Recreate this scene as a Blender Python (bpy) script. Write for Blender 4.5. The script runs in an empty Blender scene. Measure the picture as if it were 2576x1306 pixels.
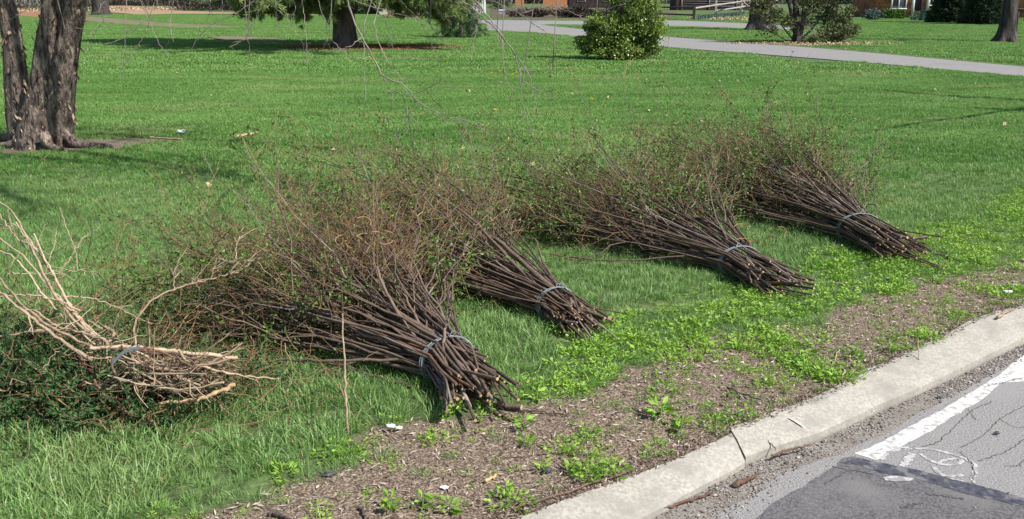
import bpy, math, random
import numpy as np
from mathutils import Vector, noise as mnoise

# ------------------------------------------------------------------ camera, sky, sun, exposure
scene = bpy.context.scene
PW, PH, F = 2576.0, 1306.0, 2400.0          # layout grid and focal length in its units
CAM_H = 1.65
PITCH = math.atan((PH / 2 - 2) / F)          # horizon just at the top of the frame
cam_d = bpy.data.cameras.new('camera'); cam = bpy.data.objects.new('camera', cam_d)
scene.collection.objects.link(cam); scene.camera = cam
cam.location = (0, 0, CAM_H); cam.rotation_euler = (math.radians(90) - PITCH, 0, 0)
cam_d.sensor_width = 36.0; cam_d.lens = 36.0 * F / PW
cam_d.clip_start = 0.05; cam_d.clip_end = 1500

SUN_EL = math.radians(50)
SUN_DIR = Vector((0.85, -0.52, 0)).normalized()          # horizontal direction towards the sun
world = bpy.data.worlds.new('World'); scene.world = world; world.use_nodes = True
wn = world.node_tree.nodes; wn.clear()
sky = wn.new('ShaderNodeTexSky'); sky.sky_type = 'NISHITA'; sky.sun_disc = False
sky.sun_elevation = SUN_EL; sky.sun_rotation = math.atan2(SUN_DIR.x, SUN_DIR.y)
bg = wn.new('ShaderNodeBackground'); bg.inputs['Strength'].default_value = 0.085
wo = wn.new('ShaderNodeOutputWorld')
world.node_tree.links.new(sky.outputs[0], bg.inputs[0]); world.node_tree.links.new(bg.outputs[0], wo.inputs[0])
sl = bpy.data.lights.new('sun', 'SUN'); sl.energy = 5.0; sl.angle = math.radians(0.53); sl.color = (1.0, 0.955, 0.88)
so = bpy.data.objects.new('sun', sl); scene.collection.objects.link(so)
ldir = Vector((SUN_DIR.x * math.cos(SUN_EL), SUN_DIR.y * math.cos(SUN_EL), math.sin(SUN_EL)))
so.rotation_euler = ldir.to_track_quat('Z', 'Y').to_euler(); so.location = (20, -12, 30)
scene.view_settings.view_transform = 'Standard'; scene.view_settings.look = 'None'
scene.view_settings.gamma = 1.0; scene.view_settings.exposure = 0.45

C = scene.collection
rng = np.random.default_rng(7); random.seed(7)
SP, CP = math.sin(PITCH), math.cos(PITCH)

# ------------------------------------------------------------------ layout helpers
def ray(x, y):
    a = (x - PW / 2) / F; b = (PH / 2 - y) / F
    return np.array([a, CP + b * SP, -SP + b * CP])
def G(x, y, z=0.0):                           # ground point seen at that place
    d = ray(x, y); t = (z - CAM_H) / d[2]
    return np.array([d[0] * t, d[1] * t, z])
def R(x, y, Y):                               # point on the line of sight at distance Y
    d = ray(x, y); t = Y / d[1]
    return np.array([d[0] * t, Y, CAM_H + d[2] * t])

def hsh(ix, iy, s):
    n = (ix * 374761393 + iy * 668265263 + s * 974711) & 0x7fffffff
    n = ((n ^ (n >> 13)) * 1274126177) & 0x7fffffff
    return ((n ^ (n >> 16)) & 0xffff) / 65535.0
def vnoise(x, y, s=0):
    x = np.asarray(x, float); y = np.asarray(y, float)
    ix = np.floor(x).astype(np.int64); iy = np.floor(y).astype(np.int64)
    fx = x - ix; fy = y - iy; fx = fx * fx * (3 - 2 * fx); fy = fy * fy * (3 - 2 * fy)
    a = hsh(ix, iy, s); b = hsh(ix + 1, iy, s); c = hsh(ix, iy + 1, s); d = hsh(ix + 1, iy + 1, s)
    return (a * (1 - fx) + b * fx) * (1 - fy) + (c * (1 - fx) + d * fx) * fy
def fbm(x, y, s=0, o=4):
    t = 0; a = 0.5; tot = 0
    for k in range(o):
        t = t + a * vnoise(x * 2 ** k, y * 2 ** k, s + k); tot += a; a *= 0.5
    return t / tot
def nrm(v):
    return v / np.maximum(np.linalg.norm(v, axis=-1, keepdims=True), 1e-9)

# ------------------------------------------------------------------ mesh helpers
class MB:
    def __init__(s): s.V = []; s.Fc = []; s.M = []; s.Rn = []; s.n = 0
    def add(s, V, Fs, m=0, rnd=0.5):
        V = np.asarray(V, float).reshape(-1, 3)
        s.V.append(V); s.Rn.append(np.broadcast_to(np.asarray(rnd, float), (len(V),)).copy())
        for f in (Fs if isinstance(Fs, list) else [Fs]):
            f = np.asarray(f, int)
            if len(f) == 0: continue
            s.Fc.append(f + s.n); s.M.append(np.full(len(f), m))
        s.n += len(V)
    def mesh(s, name, mats, smooth=True):
        me = bpy.data.meshes.new(name)
        V = np.concatenate(s.V); me.vertices.add(len(V)); me.vertices.foreach_set('co', V.ravel())
        li = np.concatenate([f.ravel() for f in s.Fc]); lt = np.concatenate([np.full(len(f), f.shape[1]) for f in s.Fc])
        me.loops.add(len(li)); me.loops.foreach_set('vertex_index', li)
        me.polygons.add(len(lt)); me.polygons.foreach_set('loop_start', np.concatenate([[0], np.cumsum(lt)[:-1]]))
        me.polygons.foreach_set('loop_total', lt)
        me.polygons.foreach_set('material_index', np.concatenate(s.M))
        me.polygons.foreach_set('use_smooth', np.full(len(lt), smooth))
        a = me.attributes.new('rnd', 'FLOAT', 'POINT'); a.data.foreach_set('value', np.concatenate(s.Rn))
        for m in mats: me.materials.append(m)
        me.update(calc_edges=True); me.validate()
        return me
    def build(s, name, mats, parent=None, smooth=True):
        if not isinstance(mats, (list, tuple)): mats = [mats]
        me = s.mesh(name, mats, smooth)
        o = bpy.data.objects.new(name, me); C.objects.link(o)
        if parent is not None:
            o.parent = parent
            M = parent.matrix_basis.inverted()          # parents are plain translations / z rotations
            if parent.parent: M = M @ parent.parent.matrix_basis.inverted()
            me.transform(M)
        return o

def tubes(mb, P, Rr, ns=5, m=0, rnd=0.5, cap_m=None, cap_end=None):
    P = np.asarray(P, float); Rr = np.asarray(Rr, float)
    if P.ndim == 2: P = P[None]; Rr = Rr[None]
    N, K, _ = P.shape
    T = nrm(np.gradient(P, axis=1)); ref = nrm(np.array([0.31, 0.22, 0.92]))
    S = nrm(np.cross(T, ref)); U = np.cross(S, T)
    a = np.arange(ns) * 2 * math.pi / ns
    ring = P[:, :, None] + Rr[:, :, None, None] * (np.cos(a)[None, None, :, None] * S[:, :, None] + np.sin(a)[None, None, :, None] * U[:, :, None])
    idx = np.arange(N * K * ns).reshape(N, K, ns)
    q = np.stack([idx[:, :-1], np.roll(idx, -1, 2)[:, :-1], np.roll(idx, -1, 2)[:, 1:], idx[:, 1:]], -1).reshape(-1, 4)
    rn = np.broadcast_to(np.asarray(rnd, float).reshape(-1, 1, 1), (N, K, ns)).ravel() if np.ndim(rnd) else rnd
    mb.add(ring.reshape(-1, 3), q, m, rn)
    if cap_m is not None:
        for end in ([0, K - 1] if cap_end is None else [cap_end]):
            for i in range(N):
                rg = ring[i, end]; c = P[i, end]
                V = np.vstack([rg, c + T[i, end] * (0.15 * Rr[i, end] if end else -0.15 * Rr[i, end])])
                mb.add(V, np.array([[k, (k + 1) % ns, ns] for k in range(ns)]), cap_m, 0.5)

def leaves(mb, P, D, L, W, m=0, rnd=None):
    """four-cornered folded leaves: P base, D direction, L length, W width"""
    n = len(P); D = nrm(D)
    s = nrm(np.cross(D, nrm(rng.normal(size=(n, 3))))); u = np.cross(s, D)
    L = np.broadcast_to(L, (n,))[:, None]; W = np.broadcast_to(W, (n,))[:, None]
    V = np.stack([P, P + D * L * .5 + s * W * .5 + u * W * .15, P + D * L, P + D * L * .5 - s * W * .5 + u * W * .15], 1)
    idx = np.arange(n * 4).reshape(n, 4)
    F3 = np.concatenate([idx[:, [0, 1, 2]], idx[:, [0, 2, 3]]])
    r = rng.random(n) if rnd is None else rnd
    mb.add(V.reshape(-1, 3), F3, m, np.repeat(r, 4))

def box(mb, c, s, m=0, rz=0.0, rnd=0.5):
    x, y, z = np.array(s) / 2
    V = np.array([[a, b, d] for a in (-x, x) for b in (-y, y) for d in (-z, z)])
    cs, sn = math.cos(rz), math.sin(rz)
    V = np.stack([V[:, 0] * cs - V[:, 1] * sn, V[:, 0] * sn + V[:, 1] * cs, V[:, 2]], 1) + np.array(c)
    mb.add(V, np.array([[0, 1, 3, 2], [4, 6, 7, 5], [0, 4, 5, 1], [2, 3, 7, 6], [0, 2, 6, 4], [1, 5, 7, 3]]), m, rnd)

def smooth_poly(pts, K):
    """resample a polyline to K points with rounded corners"""
    p = np.array(pts, float)
    for _ in range(2):
        if len(p) > 2:
            q = [p[0]]
            for i in range(len(p) - 1):
                if i > 0: q.append(p[i] * .75 + p[i + 1] * .25)
                if i < len(p) - 2: q.append(p[i] * .25 + p[i + 1] * .75)
            q.append(p[-1]); p = np.array(q)
    d = np.concatenate([[0], np.cumsum(np.linalg.norm(np.diff(p, axis=0), axis=1))]); t = np.linspace(0, d[-1], K)
    return np.stack([np.interp(t, d, p[:, k]) for k in range(p.shape[1])], 1)

def tag(o, label=None, cat=None, group=None, kind=None):
    if label: o['label'] = label
    if cat: o['category'] = cat
    if group: o['group'] = group
    if kind: o['kind'] = kind
    return o
def empty(name, loc, rz=0):
    o = bpy.data.objects.new(name, None); C.objects.link(o); o.location = Vector([float(v) for v in loc]); o.rotation_euler.z = rz
    bpy.context.view_layer.update() if False else None
    from mathutils import Matrix
    o.matrix_basis = Matrix.Translation(o.location) @ Matrix.Rotation(rz, 4, 'Z')
    return o

# ------------------------------------------------------------------ materials
def mat(name, c1, c2, scale=8.0, rough=0.85, bump=0.0, use_rnd=0.0, transl=0.0, c3=None, c3s=1.0, stretch=None, spec=0.3, detail=5.0, c3lo=.52, c3hi=.62, bscale=None):
    """two colours mixed by noise and, in part, by the element's own random value; c3 = a third colour in larger patches"""
    m = bpy.data.materials.new(name); m.use_nodes = True; nt = m.node_tree; N = nt.nodes; Lk = nt.links.new
    b = N['Principled BSDF']; b.inputs['Roughness'].default_value = rough; b.inputs['Specular IOR Level'].default_value = spec
    geo = N.new('ShaderNodeNewGeometry'); vec = geo.outputs['Position']
    if stretch:
        mp = N.new('ShaderNodeMapping'); mp.inputs['Scale'].default_value = stretch; Lk(vec, mp.inputs[0]); vec = mp.outputs[0]
    no = N.new('ShaderNodeTexNoise'); no.inputs['Scale'].default_value = scale; no.inputs['Detail'].default_value = detail; no.inputs['Roughness'].default_value = .62
    Lk(vec, no.inputs['Vector'])
    mr = N.new('ShaderNodeMapRange'); mr.inputs[1].default_value = .36; mr.inputs[2].default_value = .64; Lk(no.outputs[0], mr.inputs[0])
    fac = mr.outputs[0]
    if use_rnd:
        at = N.new('ShaderNodeAttribute'); at.attribute_name = 'rnd'
        mx = N.new('ShaderNodeMix'); mx.inputs[0].default_value = use_rnd; Lk(fac, mx.inputs[2]); Lk(at.outputs['Fac'], mx.inputs[3]); fac = mx.outputs[0]
    cm = N.new('ShaderNodeMix'); cm.data_type = 'RGBA'; cm.inputs[6].default_value = (*c1, 1); cm.inputs[7].default_value = (*c2, 1); Lk(fac, cm.inputs[0])
    col = cm.outputs[2]
    if c3:
        n2 = N.new('ShaderNodeTexNoise'); n2.inputs['Scale'].default_value = c3s; n2.inputs['Detail'].default_value = 6; Lk(vec, n2.inputs['Vector'])
        m2 = N.new('ShaderNodeMapRange'); m2.inputs[1].default_value = c3lo; m2.inputs[2].default_value = c3hi; Lk(n2.outputs[0], m2.inputs[0])
        c = N.new('ShaderNodeMix'); c.data_type = 'RGBA'; c.inputs[7].default_value = (*c3, 1); Lk(m2.outputs[0], c.inputs[0]); Lk(col, c.inputs[6]); col = c.outputs[2]
    Lk(col, b.inputs['Base Color'])
    if bump:
        bn = N.new('ShaderNodeTexNoise'); bn.inputs['Scale'].default_value = bscale or scale * 2.5; bn.inputs['Detail'].default_value = 8; Lk(vec, bn.inputs['Vector'])
        bp = N.new('ShaderNodeBump'); bp.inputs['Strength'].default_value = 1.0; bp.inputs['Distance'].default_value = bump; Lk(bn.outputs[0], bp.inputs['Height']); Lk(bp.outputs[0], b.inputs['Normal'])
    if transl:
        tr = N.new('ShaderNodeBsdfTranslucent'); Lk(col, tr.inputs[0])
        ms = N.new('ShaderNodeMixShader'); ms.inputs[0].default_value = transl; Lk(b.outputs[0], ms.inputs[1]); Lk(tr.outputs[0], ms.inputs[2]); Lk(ms.outputs[0], N['Material Output'].inputs[0])
    return m

M = {}
M['long_grass'] = mat('long_grass', (.070, .200, .036), (.32, .49, .165), .8, .45, use_rnd=.65, c3=(.32, .36, .16), c3s=.8, c3lo=.58, c3hi=.8, transl=.3, spec=.6)  # wide per-blade tint; its bright end puts sun glints into the colour
M['lawn_grass'] = mat('lawn_grass', (.086, .230, .036), (.255, .435, .122), .55, .5, use_rnd=.42, transl=.3, spec=.35, stretch=(.6, 1.3, 1), c3=(.33, .40, .15), c3s=.5, c3lo=.54, c3hi=.78)  # random blade tint here also carries painted sun glints
M['bright_weed'] = mat('bright_weed', (.12, .30, .022), (.36, .55, .08), 2.0, .5, use_rnd=.6, transl=.3, spec=.5)
M['dry_blade'] = mat('dry_blade', (.33, .27, .15), (.5, .42, .26), 3, .7, use_rnd=.5)
M['bark_dark'] = mat('stem_bark', (.036, .025, .019), (.215, .155, .118), 60, .6, .0015, use_rnd=.55, spec=.4, stretch=(1, 1, 1))
M['cut_wood'] = mat('cut_wood', (.38, .25, .13), (.62, .46, .28), 120, .8, use_rnd=.2)
M['twig_red'] = mat('twig_red', (.055, .034, .022), (.34, .215, .11), 6, .7, use_rnd=.9)
M['hedge_leaf'] = mat('hedge_leaf', (.035, .095, .016), (.17, .32, .055), 5, .45, use_rnd=.7, transl=.25, spec=.5)
M['yew_leaf'] = mat('yew_leaf', (.018, .066, .022), (.075, .185, .050), 7, .5, use_rnd=.6, transl=.15, spec=.4)
M['tan_branch'] = mat('tan_branch', (.19, .13, .085), (.56, .44, .31), 45, .7, .001, use_rnd=.55)
M['red_branch'] = mat('red_branch', (.09, .045, .032), (.22, .13, .09), 30, .7, .001, use_rnd=.5)
M['twine'] = mat('twine', (.12, .15, .17), (.30, .36, .39), 150, .6, .0008, use_rnd=.6)
M['birch_bark'] = mat('birch_bark', (.030, .021, .019), (.31, .245, .205), 22, .9, .04, stretch=(1, 1, .28), c3=(.38, .30, .24), c3s=13, c3lo=.56, c3hi=.66)
M['bark_flake'] = mat('bark_flake', (.13, .07, .05), (.60, .47, .33), 9, .8, use_rnd=.9)
M['twig_pale'] = mat('twig_pale', (.11, .085, .075), (.36, .31, .27), 9, .7, use_rnd=.5)
M['grey_bark'] = mat('grey_bark', (.055, .045, .042), (.20, .17, .155), 5, .9, .04, stretch=(1, 1, .25))
M['dark_bark'] = mat('dark_bark', (.022, .019, .018), (.105, .092, .085), 6, .9, .05, stretch=(1, 1, .2))
M['pine_needle'] = mat('pine_needle', (.12, .20, .055), (.34, .42, .16), 1.5, .6, use_rnd=.6, transl=.2)
M['dark_needle'] = mat('dark_needle', (.012, .035, .014), (.045, .085, .035), 1.5, .6, use_rnd=.6)
M['holly_leaf'] = mat('holly_leaf', (.025, .065, .016), (.33, .45, .085), 1.6, .35, use_rnd=.75, transl=.15, spec=.6)
M['magnolia_leaf'] = mat('magnolia_leaf', (.035, .055, .020), (.20, .22, .095), 1.2, .5, use_rnd=.75, transl=.15)
M['blue_shrub'] = mat('blue_shrub', (.05, .085, .075), (.13, .19, .17), 2, .6, use_rnd=.7)
M['woods'] = mat('woods', (.012, .010, .008), (.050, .038, .030), 1.5, .9, use_rnd=.6)
M['litter'] = mat('leaf_litter', (.16, .10, .06), (.48, .34, .21), 5, .9, .02, use_rnd=.7)
M['needle_mulch'] = mat('needle_mulch', (.17, .080, .045), (.38, .20, .11), 6, .95, .02, use_rnd=.5)
M['chip'] = mat('chip', (.10, .068, .050), (.62, .53, .44), 60, .9, use_rnd=.92)
M['soil'] = mat('soil', (.055, .036, .026), (.19, .135, .100), 26, .95, .012, use_rnd=0, c3=(.10, .12, .05), c3s=2.2, c3lo=.55, c3hi=.75)
M['concrete'] = mat('concrete', (.30, .278, .242), (.45, .427, .382), 70, .9, .0016, detail=6, c3=(.28, .262, .235), c3s=7, c3lo=.46, c3hi=.72, bscale=180)
M['joint'] = mat('mortar_patch', (.42, .40, .37), (.58, .55, .51), 50, .9)
M['asphalt'] = mat('asphalt', (.15, .146, .144), (.35, .342, .338), 150, .9, .004, detail=2, c3=(.27, .26, .26), c3s=3, bscale=140)
M['asphalt_dark'] = mat('asphalt_dark', (.075, .073, .078), (.165, .16, .165), 90, .85, .003, detail=3, c3=(.17, .165, .165), c3s=2, bscale=150)
M['tar'] = mat('tar', (.035, .037, .055), (.10, .10, .12), 40, .6, .002, c3=(.17, .165, .17), c3s=22, c3lo=.50, c3hi=.60)
M['brown_earth'] = mat('brown_earth', (.055, .040, .028), (.16, .115, .080), .8, .95, .02)
M['grit'] = mat('gutter_grit', (.11, .095, .082), (.36, .33, .30), 120, .95, .003, c3=(.20, .175, .15), c3s=9, c3lo=.45, c3hi=.65)
M['worn'] = mat('worn_turf', (.085, .11, .04), (.24, .19, .13), 1.2, .95, .02)
M['crack'] = mat('crack', (.05, .045, .04), (.13, .125, .12), 60, .95)
M['driveway'] = mat('driveway_asphalt', (.20, .193, .193), (.28, .268, .268), 14, .9, .004, c3=(.20, .19, .19), c3s=.8, c3lo=.55, c3hi=.75)
M['gravel'] = mat('gravel', (.08, .068, .060), (.44, .40, .37), 30, .85, use_rnd=.95)
M['white_paint'] = mat('white_paint', (.50, .50, .485), (.70, .70, .68), 30, .8, c3=(.36, .35, .34), c3s=34, c3lo=.52, c3hi=.60)
M['mark_paint'] = mat('mark_paint', (.36, .355, .35), (.52, .51, .51), 90, .85, c3=(.27, .265, .265), c3s=40, c3lo=.48, c3hi=.56)
M['white_wood'] = mat('white_wood', (.70, .70, .70), (.82, .82, .82), 4, .7)
M['cream_wall'] = mat('cream_wall', (.48, .44, .38), (.60, .56, .48), 2, .8)
M['brick'] = mat('brick', (.36, .125, .070), (.54, .25, .15), 5, .9, c3=(.20, .09, .06), c3s=3)
M['rail_wood'] = mat('rail_wood', (.26, .24, .21), (.46, .42, .37), 3, .9, .01)
M['dark_rail'] = mat('dark_rail', (.03, .022, .018), (.08, .06, .05), 3, .9)
M['orange_wood'] = mat('orange_wood', (.36, .15, .07), (.50, .23, .12), 4, .9)
M['dark_wall'] = mat('dark_wall', (.025, .016, .018), (.065, .040, .045), 2, .9)
M['glass'] = mat('window_glass', (.03, .035, .045), (.08, .09, .11), 1, .15, spec=.8)
M['bin'] = mat('bin_plastic', (.012, .05, .045), (.02, .075, .065), 5, .5)
M['blue_grey'] = mat('blue_grey_metal', (.22, .26, .32), (.34, .38, .44), 4, .6)
M['roof'] = mat('roof_shingle', (.07, .065, .06), (.15, .14, .13), 8, .9)
M['dandelion'] = mat('dandelion_yellow', (.75, .60, .03), (.85, .72, .06), 5, .7)
M['paper'] = mat('paper', (.62, .63, .68), (.8, .8, .82), 20, .7)
M['dead_leaf'] = mat('dead_leaf', (.22, .15, .08), (.58, .46, .32), 6, .8, use_rnd=.9)

# ------------------------------------------------------------------ ground: lawn, verge, curb, road
ROAD_Z = -0.06
back_px = [(1270, 1314), (1400, 1262), (1560, 1206), (1700, 1152), (1800, 1108), (1850, 1082), (1930, 1052), (2050, 1010), (2120, 975), (2180, 938), (2260, 905), (2330, 868), (2390, 845), (2450, 808), (2520, 785), (2576, 776)]
front_px = [(1640, 1306), (1760, 1240), (1900, 1163), (1990, 1132), (2070, 1108), (2200, 1046), (2330, 988), (2450, 930), (2576, 868)]
P0 = G(1290, 1306)[:2]; P1 = G(2576, 778)[:2]
d_c = (P1 - P0) / np.linalg.norm(P1 - P0); n_c = np.array([-d_c[1], d_c[0]])
def uv(p): q = np.asarray(p)[..., :2] - P0; return q @ d_c, q @ n_c
bu, bv = uv(np.array([G(*p) for p in back_px])); fu, fv = uv(np.array([G(p[0], p[1], ROAD_Z) for p in front_px]))
def wback(u): return np.interp(u, bu, bv)
def wfront(u): return np.interp(u, fu, fv)
def XY(u, v): return P0 + np.multiply.outer(u, d_c) + np.multiply.outer(v, n_c)

dirt_px = [(520, 1345), (640, 1300), (720, 1235), (880, 1160), (1000, 1105), (1180, 1075), (1330, 1000), (1480, 940), (1700, 880), (1900, 830), (2100, 775), (2300, 705), (2450, 672), (2560, 650)]
du, dv = uv(np.array([G(*p) for p in dirt_px]))
brt_px = [(900, 1100), (1150, 1000), (1250, 960), (1480, 850), (1700, 740), (1900, 700), (2100, 640), (2400, 560), (2560, 500)]
hu, hv = uv(np.array([G(*p) for p in brt_px]))
o_ = np.argsort(du); du, dv = du[o_], dv[o_]; o_ = np.argsort(hu); hu, hv = hu[o_], hv[o_]
BIRCH = R(120, 345, 11.2); BIRCH[2] = 0
PINE = G(868, 121); BUSH = G(1560, 152); MAG = G(2008, 108)
def dirt_mask(p):
    """1 = bare soil, 0 = closed turf"""
    u, v = uv(p); x, y = p[..., 0], p[..., 1]
    n = fbm(x * 3.1, y * 3.1, 3, 5) - .5
    edge = np.interp(u, du, dv)
    m = 1 - np.clip((v - edge - n * .55) / .10 + .5, 0, 1)
    # birch mulch, pine mulch, magnolia litter
    q = np.hypot((x - BIRCH[0] - .35) / 1.35, (y - BIRCH[1] - .1) / .75); m = np.maximum(m, 1 - np.clip((q - .85 - n) / .25 + .5, 0, 1))
    q = np.hypot((x - PINE[0] - 1.0) / 3.3, (y - PINE[1] + .2) / 1.9); m = np.maximum(m, 1 - np.clip((q - .9 - n * .6) / .15 + .5, 0, 1))
    q = np.hypot((x - MAG[0] - .6) / 2.6, (y - MAG[1] + .6) / 2.6); m = np.maximum(m, 1 - np.clip((q - .75 - n * .8) / .3 + .5, 0, 1))
    return m
def bright_mask(p):
    u, v = uv(p); n = fbm(p[..., 0] * 1.7, p[..., 1] * 1.7, 11, 4) - .5
    return 1 - np.clip((v - np.interp(u, hu, hv) - n * .5) / .25 + .5, 0, 1)

def nonuni(parts): return np.unique(np.round(np.concatenate(parts), 4))
us = nonuni([np.linspace(-300, -20, 15), np.linspace(-20, -3, 24), np.arange(-3, 9, .05), np.linspace(9, 30, 40), np.linspace(30, 400, 40)])
vs = nonuni([np.arange(0, 2.4, .05), np.linspace(2.4, 12, 40), np.linspace(12, 60, 60), np.linspace(60, 420, 30)])
U, V = np.meshgrid(us, vs, indexing='ij')
Vv = V + wback(U) * np.exp(-V * 1.5) + np.where(V == 0, (fbm(U * 9, U * 0, 5) - .5) * .05, 0)
xy = XY(U, Vv)
zz = .012 * (fbm(xy[..., 0] * 2.2, xy[..., 1] * 2.2, 9) - .5) * np.clip(V / .3, 0, 1) + .03 * (fbm(xy[..., 0] * .25, xy[..., 1] * .25, 19) - .5) * np.clip(V / 3, 0, 1)
lv = np.concatenate([xy, zz[..., None]], -1)
idx = np.arange(U.size).reshape(U.shape)
mb = MB(); mb.add(lv.reshape(-1, 3), np.stack([idx[:-1, :-1], idx[1:, :-1], idx[1:, 1:], idx[:-1, 1:]], -1).reshape(-1, 4), 0, dirt_mask(lv).ravel())
# a short earth edge going down behind the curb
e0 = lv[:, 0].copy(); e1 = e0.copy(); e1[:, 2] -= .12; ii = np.arange(len(us) - 1); n_ = len(us)
mb.add(np.vstack([e0, e1]), np.stack([ii, ii + n_, ii + 1 + n_, ii + 1], -1), 0, 1.0)
def lawn_material():
    m = mat('lawn_ground', (.050, .075, .026), (.120, .180, .060), 14, .9, .02, detail=9, c3=(.17, .18, .085), c3s=1.1, c3lo=.58, c3hi=.75)
    nt = m.node_tree; N = nt.nodes; Lk = nt.links.new; b = N['Principled BSDF']; green = b.inputs['Base Color'].links[0].from_socket
    geo = N.new('ShaderNodeNewGeometry'); at = N.new('ShaderNodeAttribute'); at.attribute_name = 'rnd'
    n1 = N.new('ShaderNodeTexNoise'); n1.inputs['Scale'].default_value = 130; n1.inputs['Detail'].default_value = 6; Lk(geo.outputs['Position'], n1.inputs['Vector'])
    cr = N.new('ShaderNodeValToRGB'); e = cr.color_ramp.elements; e[0].position = .34; e[0].color = (.06, .040, .030, 1); e[1].position = .64; e[1].color = (.36, .285, .215, 1)
    e.new(.5).color = (.16, .12, .088, 1); Lk(n1.outputs[0], cr.inputs[0])
    mx = N.new('ShaderNodeMix'); mx.data_type = 'RGBA'; Lk(at.outputs['Fac'], mx.inputs[0]); Lk(green, mx.inputs[6]); Lk(cr.outputs[0], mx.inputs[7]); Lk(mx.outputs[2], b.inputs['Base Color'])
    return m
tag(mb.build('lawn', lawn_material()), kind='structure')

# road sheet, below the curb
mb = MB(); c0 = XY(np.array([-300., 400., 400., -300.]), np.array([.05, .05, -60., -60.]))
mb.add(np.c_[c0, np.full(4, ROAD_Z - .02)], np.array([[0, 3, 2, 1]])); tag(mb.build('road_bed', M['asphalt']), kind='structure')
ur = nonuni([np.linspace(-300, -4, 20), np.arange(-4, 9, .1), np.linspace(9, 400, 30)])
mb = MB(); a = XY(ur, wfront(ur) - .0); b = XY(ur, np.full(len(ur), -60.)); k = np.arange(len(ur) - 1); n_ = len(ur)
mb.add(np.r_[np.c_[a, np.full(n_, ROAD_Z)], np.c_[b, np.full(n_, ROAD_Z - .01)]], np.stack([k, k + n_, k + n_ + 1, k + 1], -1)); tag(mb.build('road', M['asphalt']), kind='structure')

# curb: two runs with a broken joint between them, rolled profile
u_brk, _ = uv(G(1880, 1120))
def curb(name, ulist, skew0, skew1, dz=0.0, dv=0.0):
    t = np.linspace(0, 1, 9); prof_z = np.array([-.14, -.004, .001, -.003, -.011, -.019, -.028, -.040, -.09]) + dz; prof_t = np.array([-.0, -.0, .04, .25, .45, .65, .84, .985, 1.0])
    rows = []
    for i, u in enumerate(ulist):
        wb, wf = wback(u) + dv + .012 * (fbm(u * 14, 0.3, 2) - .5), wfront(u) + .012 * (fbm(u * 11, 4.3, 2) - .5)
        s = 0
        if i == 0: s = skew0
        if i == len(ulist) - 1: s = skew1
        uu = u + s * (prof_t - .5) + (0.012 * (fbm(prof_t * 5, np.zeros(9), 3) - .5) if s else 0)
        p = XY(uu, wb + (wf + .6 * dv - wb) * prof_t)
        p = p[np.arange(9)] if p.ndim == 2 else p
        rows.append(np.c_[p, prof_z + .004 * (fbm(u * 3, 1, 8) - .5)])
    Vt = np.array(rows); n, m_, _ = Vt.shape; ix = np.arange(n * m_).reshape(n, m_)
    mb = MB(); mb.add(Vt.reshape(-1, 3), np.stack([ix[:-1, :-1], ix[:-1, 1:], ix[1:, 1:], ix[1:, :-1]], -1).reshape(-1, 4))
    for e in (0, n - 1): mb.add(Vt[e], np.array([list(range(9))]) if e == 0 else np.array([list(range(8, -1, -1))]))
    return tag(mb.build(name, M['concrete'], smooth=False), kind='structure')
XY1 = XY
def XY(u, v):
    u = np.asarray(u, float); v = np.asarray(v, float); return P0 + u[..., None] * d_c + v[..., None] * n_c
curb('curb', np.concatenate([np.linspace(-60, -5, 12), np.arange(-4.9, u_brk - .02, .06), [u_brk - .010]]), 0, -.09)
curb('curb', np.concatenate([[u_brk + .010], np.arange(u_brk + .06, 9, .06), np.linspace(9.2, 80, 14)]), -.09, 0, .008, .022)

def poly_sheet(name, px, z, m, jitter=0.0, seed=0, sub=8):
    """flat painted or laid patch, its outline given as seen"""
    pts = []
    for i in range(len(px)):
        a = G(*px[i], z); b = G(*px[(i + 1) % len(px)], z)
        for k in range(sub): pts.append(a + (b - a) * k / sub)
    pts = np.array(pts)
    pts[:, 0] += jitter * (fbm(pts[:, 0] * 14, pts[:, 1] * 14, seed) - .5); pts[:, 1] += jitter * (fbm(pts[:, 0] * 14, pts[:, 1] * 14, seed + 7) - .5)
    mb = MB(); mb.add(pts, np.array([list(range(len(pts)))])); o = mb.build(name, m); return o
rib_n = [0]
def ribbon(mb, px, w, z, m=0, jit=0.0, K=24):
    rib_n[0] += 1; z0 = z; z = z + .00016 * (rib_n[0] % 6) + np.linspace(0, .00012, K)
    p = smooth_poly([G(a, b, z0)[:2] for a, b in px], K); t = nrm(np.gradient(p, axis=0)); n = np.stack([-t[:, 1], t[:, 0]], 1)
    if jit: p = p + n * jit * (rng.random((K, 1)) - .5)
    ww = np.broadcast_to(np.asarray(w, float), (K,))[:, None] / 2 * (1 if not jit else .6 + .8 * rng.random((K, 1)))
    Vt = np.r_[np.c_[p + n * ww, z], np.c_[p - n * ww, z]]; k = np.arange(K - 1)
    mb.add(Vt, np.stack([k, k + K, k + K + 1, k + 1], -1), m)
Z1, Z2, Z3 = ROAD_Z + .0012, ROAD_Z + .0024, ROAD_Z + .0036
tag(poly_sheet('asphalt_patch', [(2110, 1165), (2148, 1150), (2214, 1162), (2300, 1182), (2393, 1206), (2466, 1224), (2640, 1272), (2700, 1500), (1750, 1500), (1880, 1315), (1950, 1262), (2040, 1205)], Z1, M['asphalt_dark'], .05, 3), kind='structure')
tag(poly_sheet('tar_seal', [(2112, 1163), (2150, 1153), (2205, 1161), (2300, 1181), (2393, 1204), (2466, 1220), (2580, 1252), (2700, 1290), (2700, 1330), (2576, 1276), (2430, 1242), (2300, 1202), (2215, 1190), (2160, 1170)], Z2, M['tar'], .03, 5), kind='structure')
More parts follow.
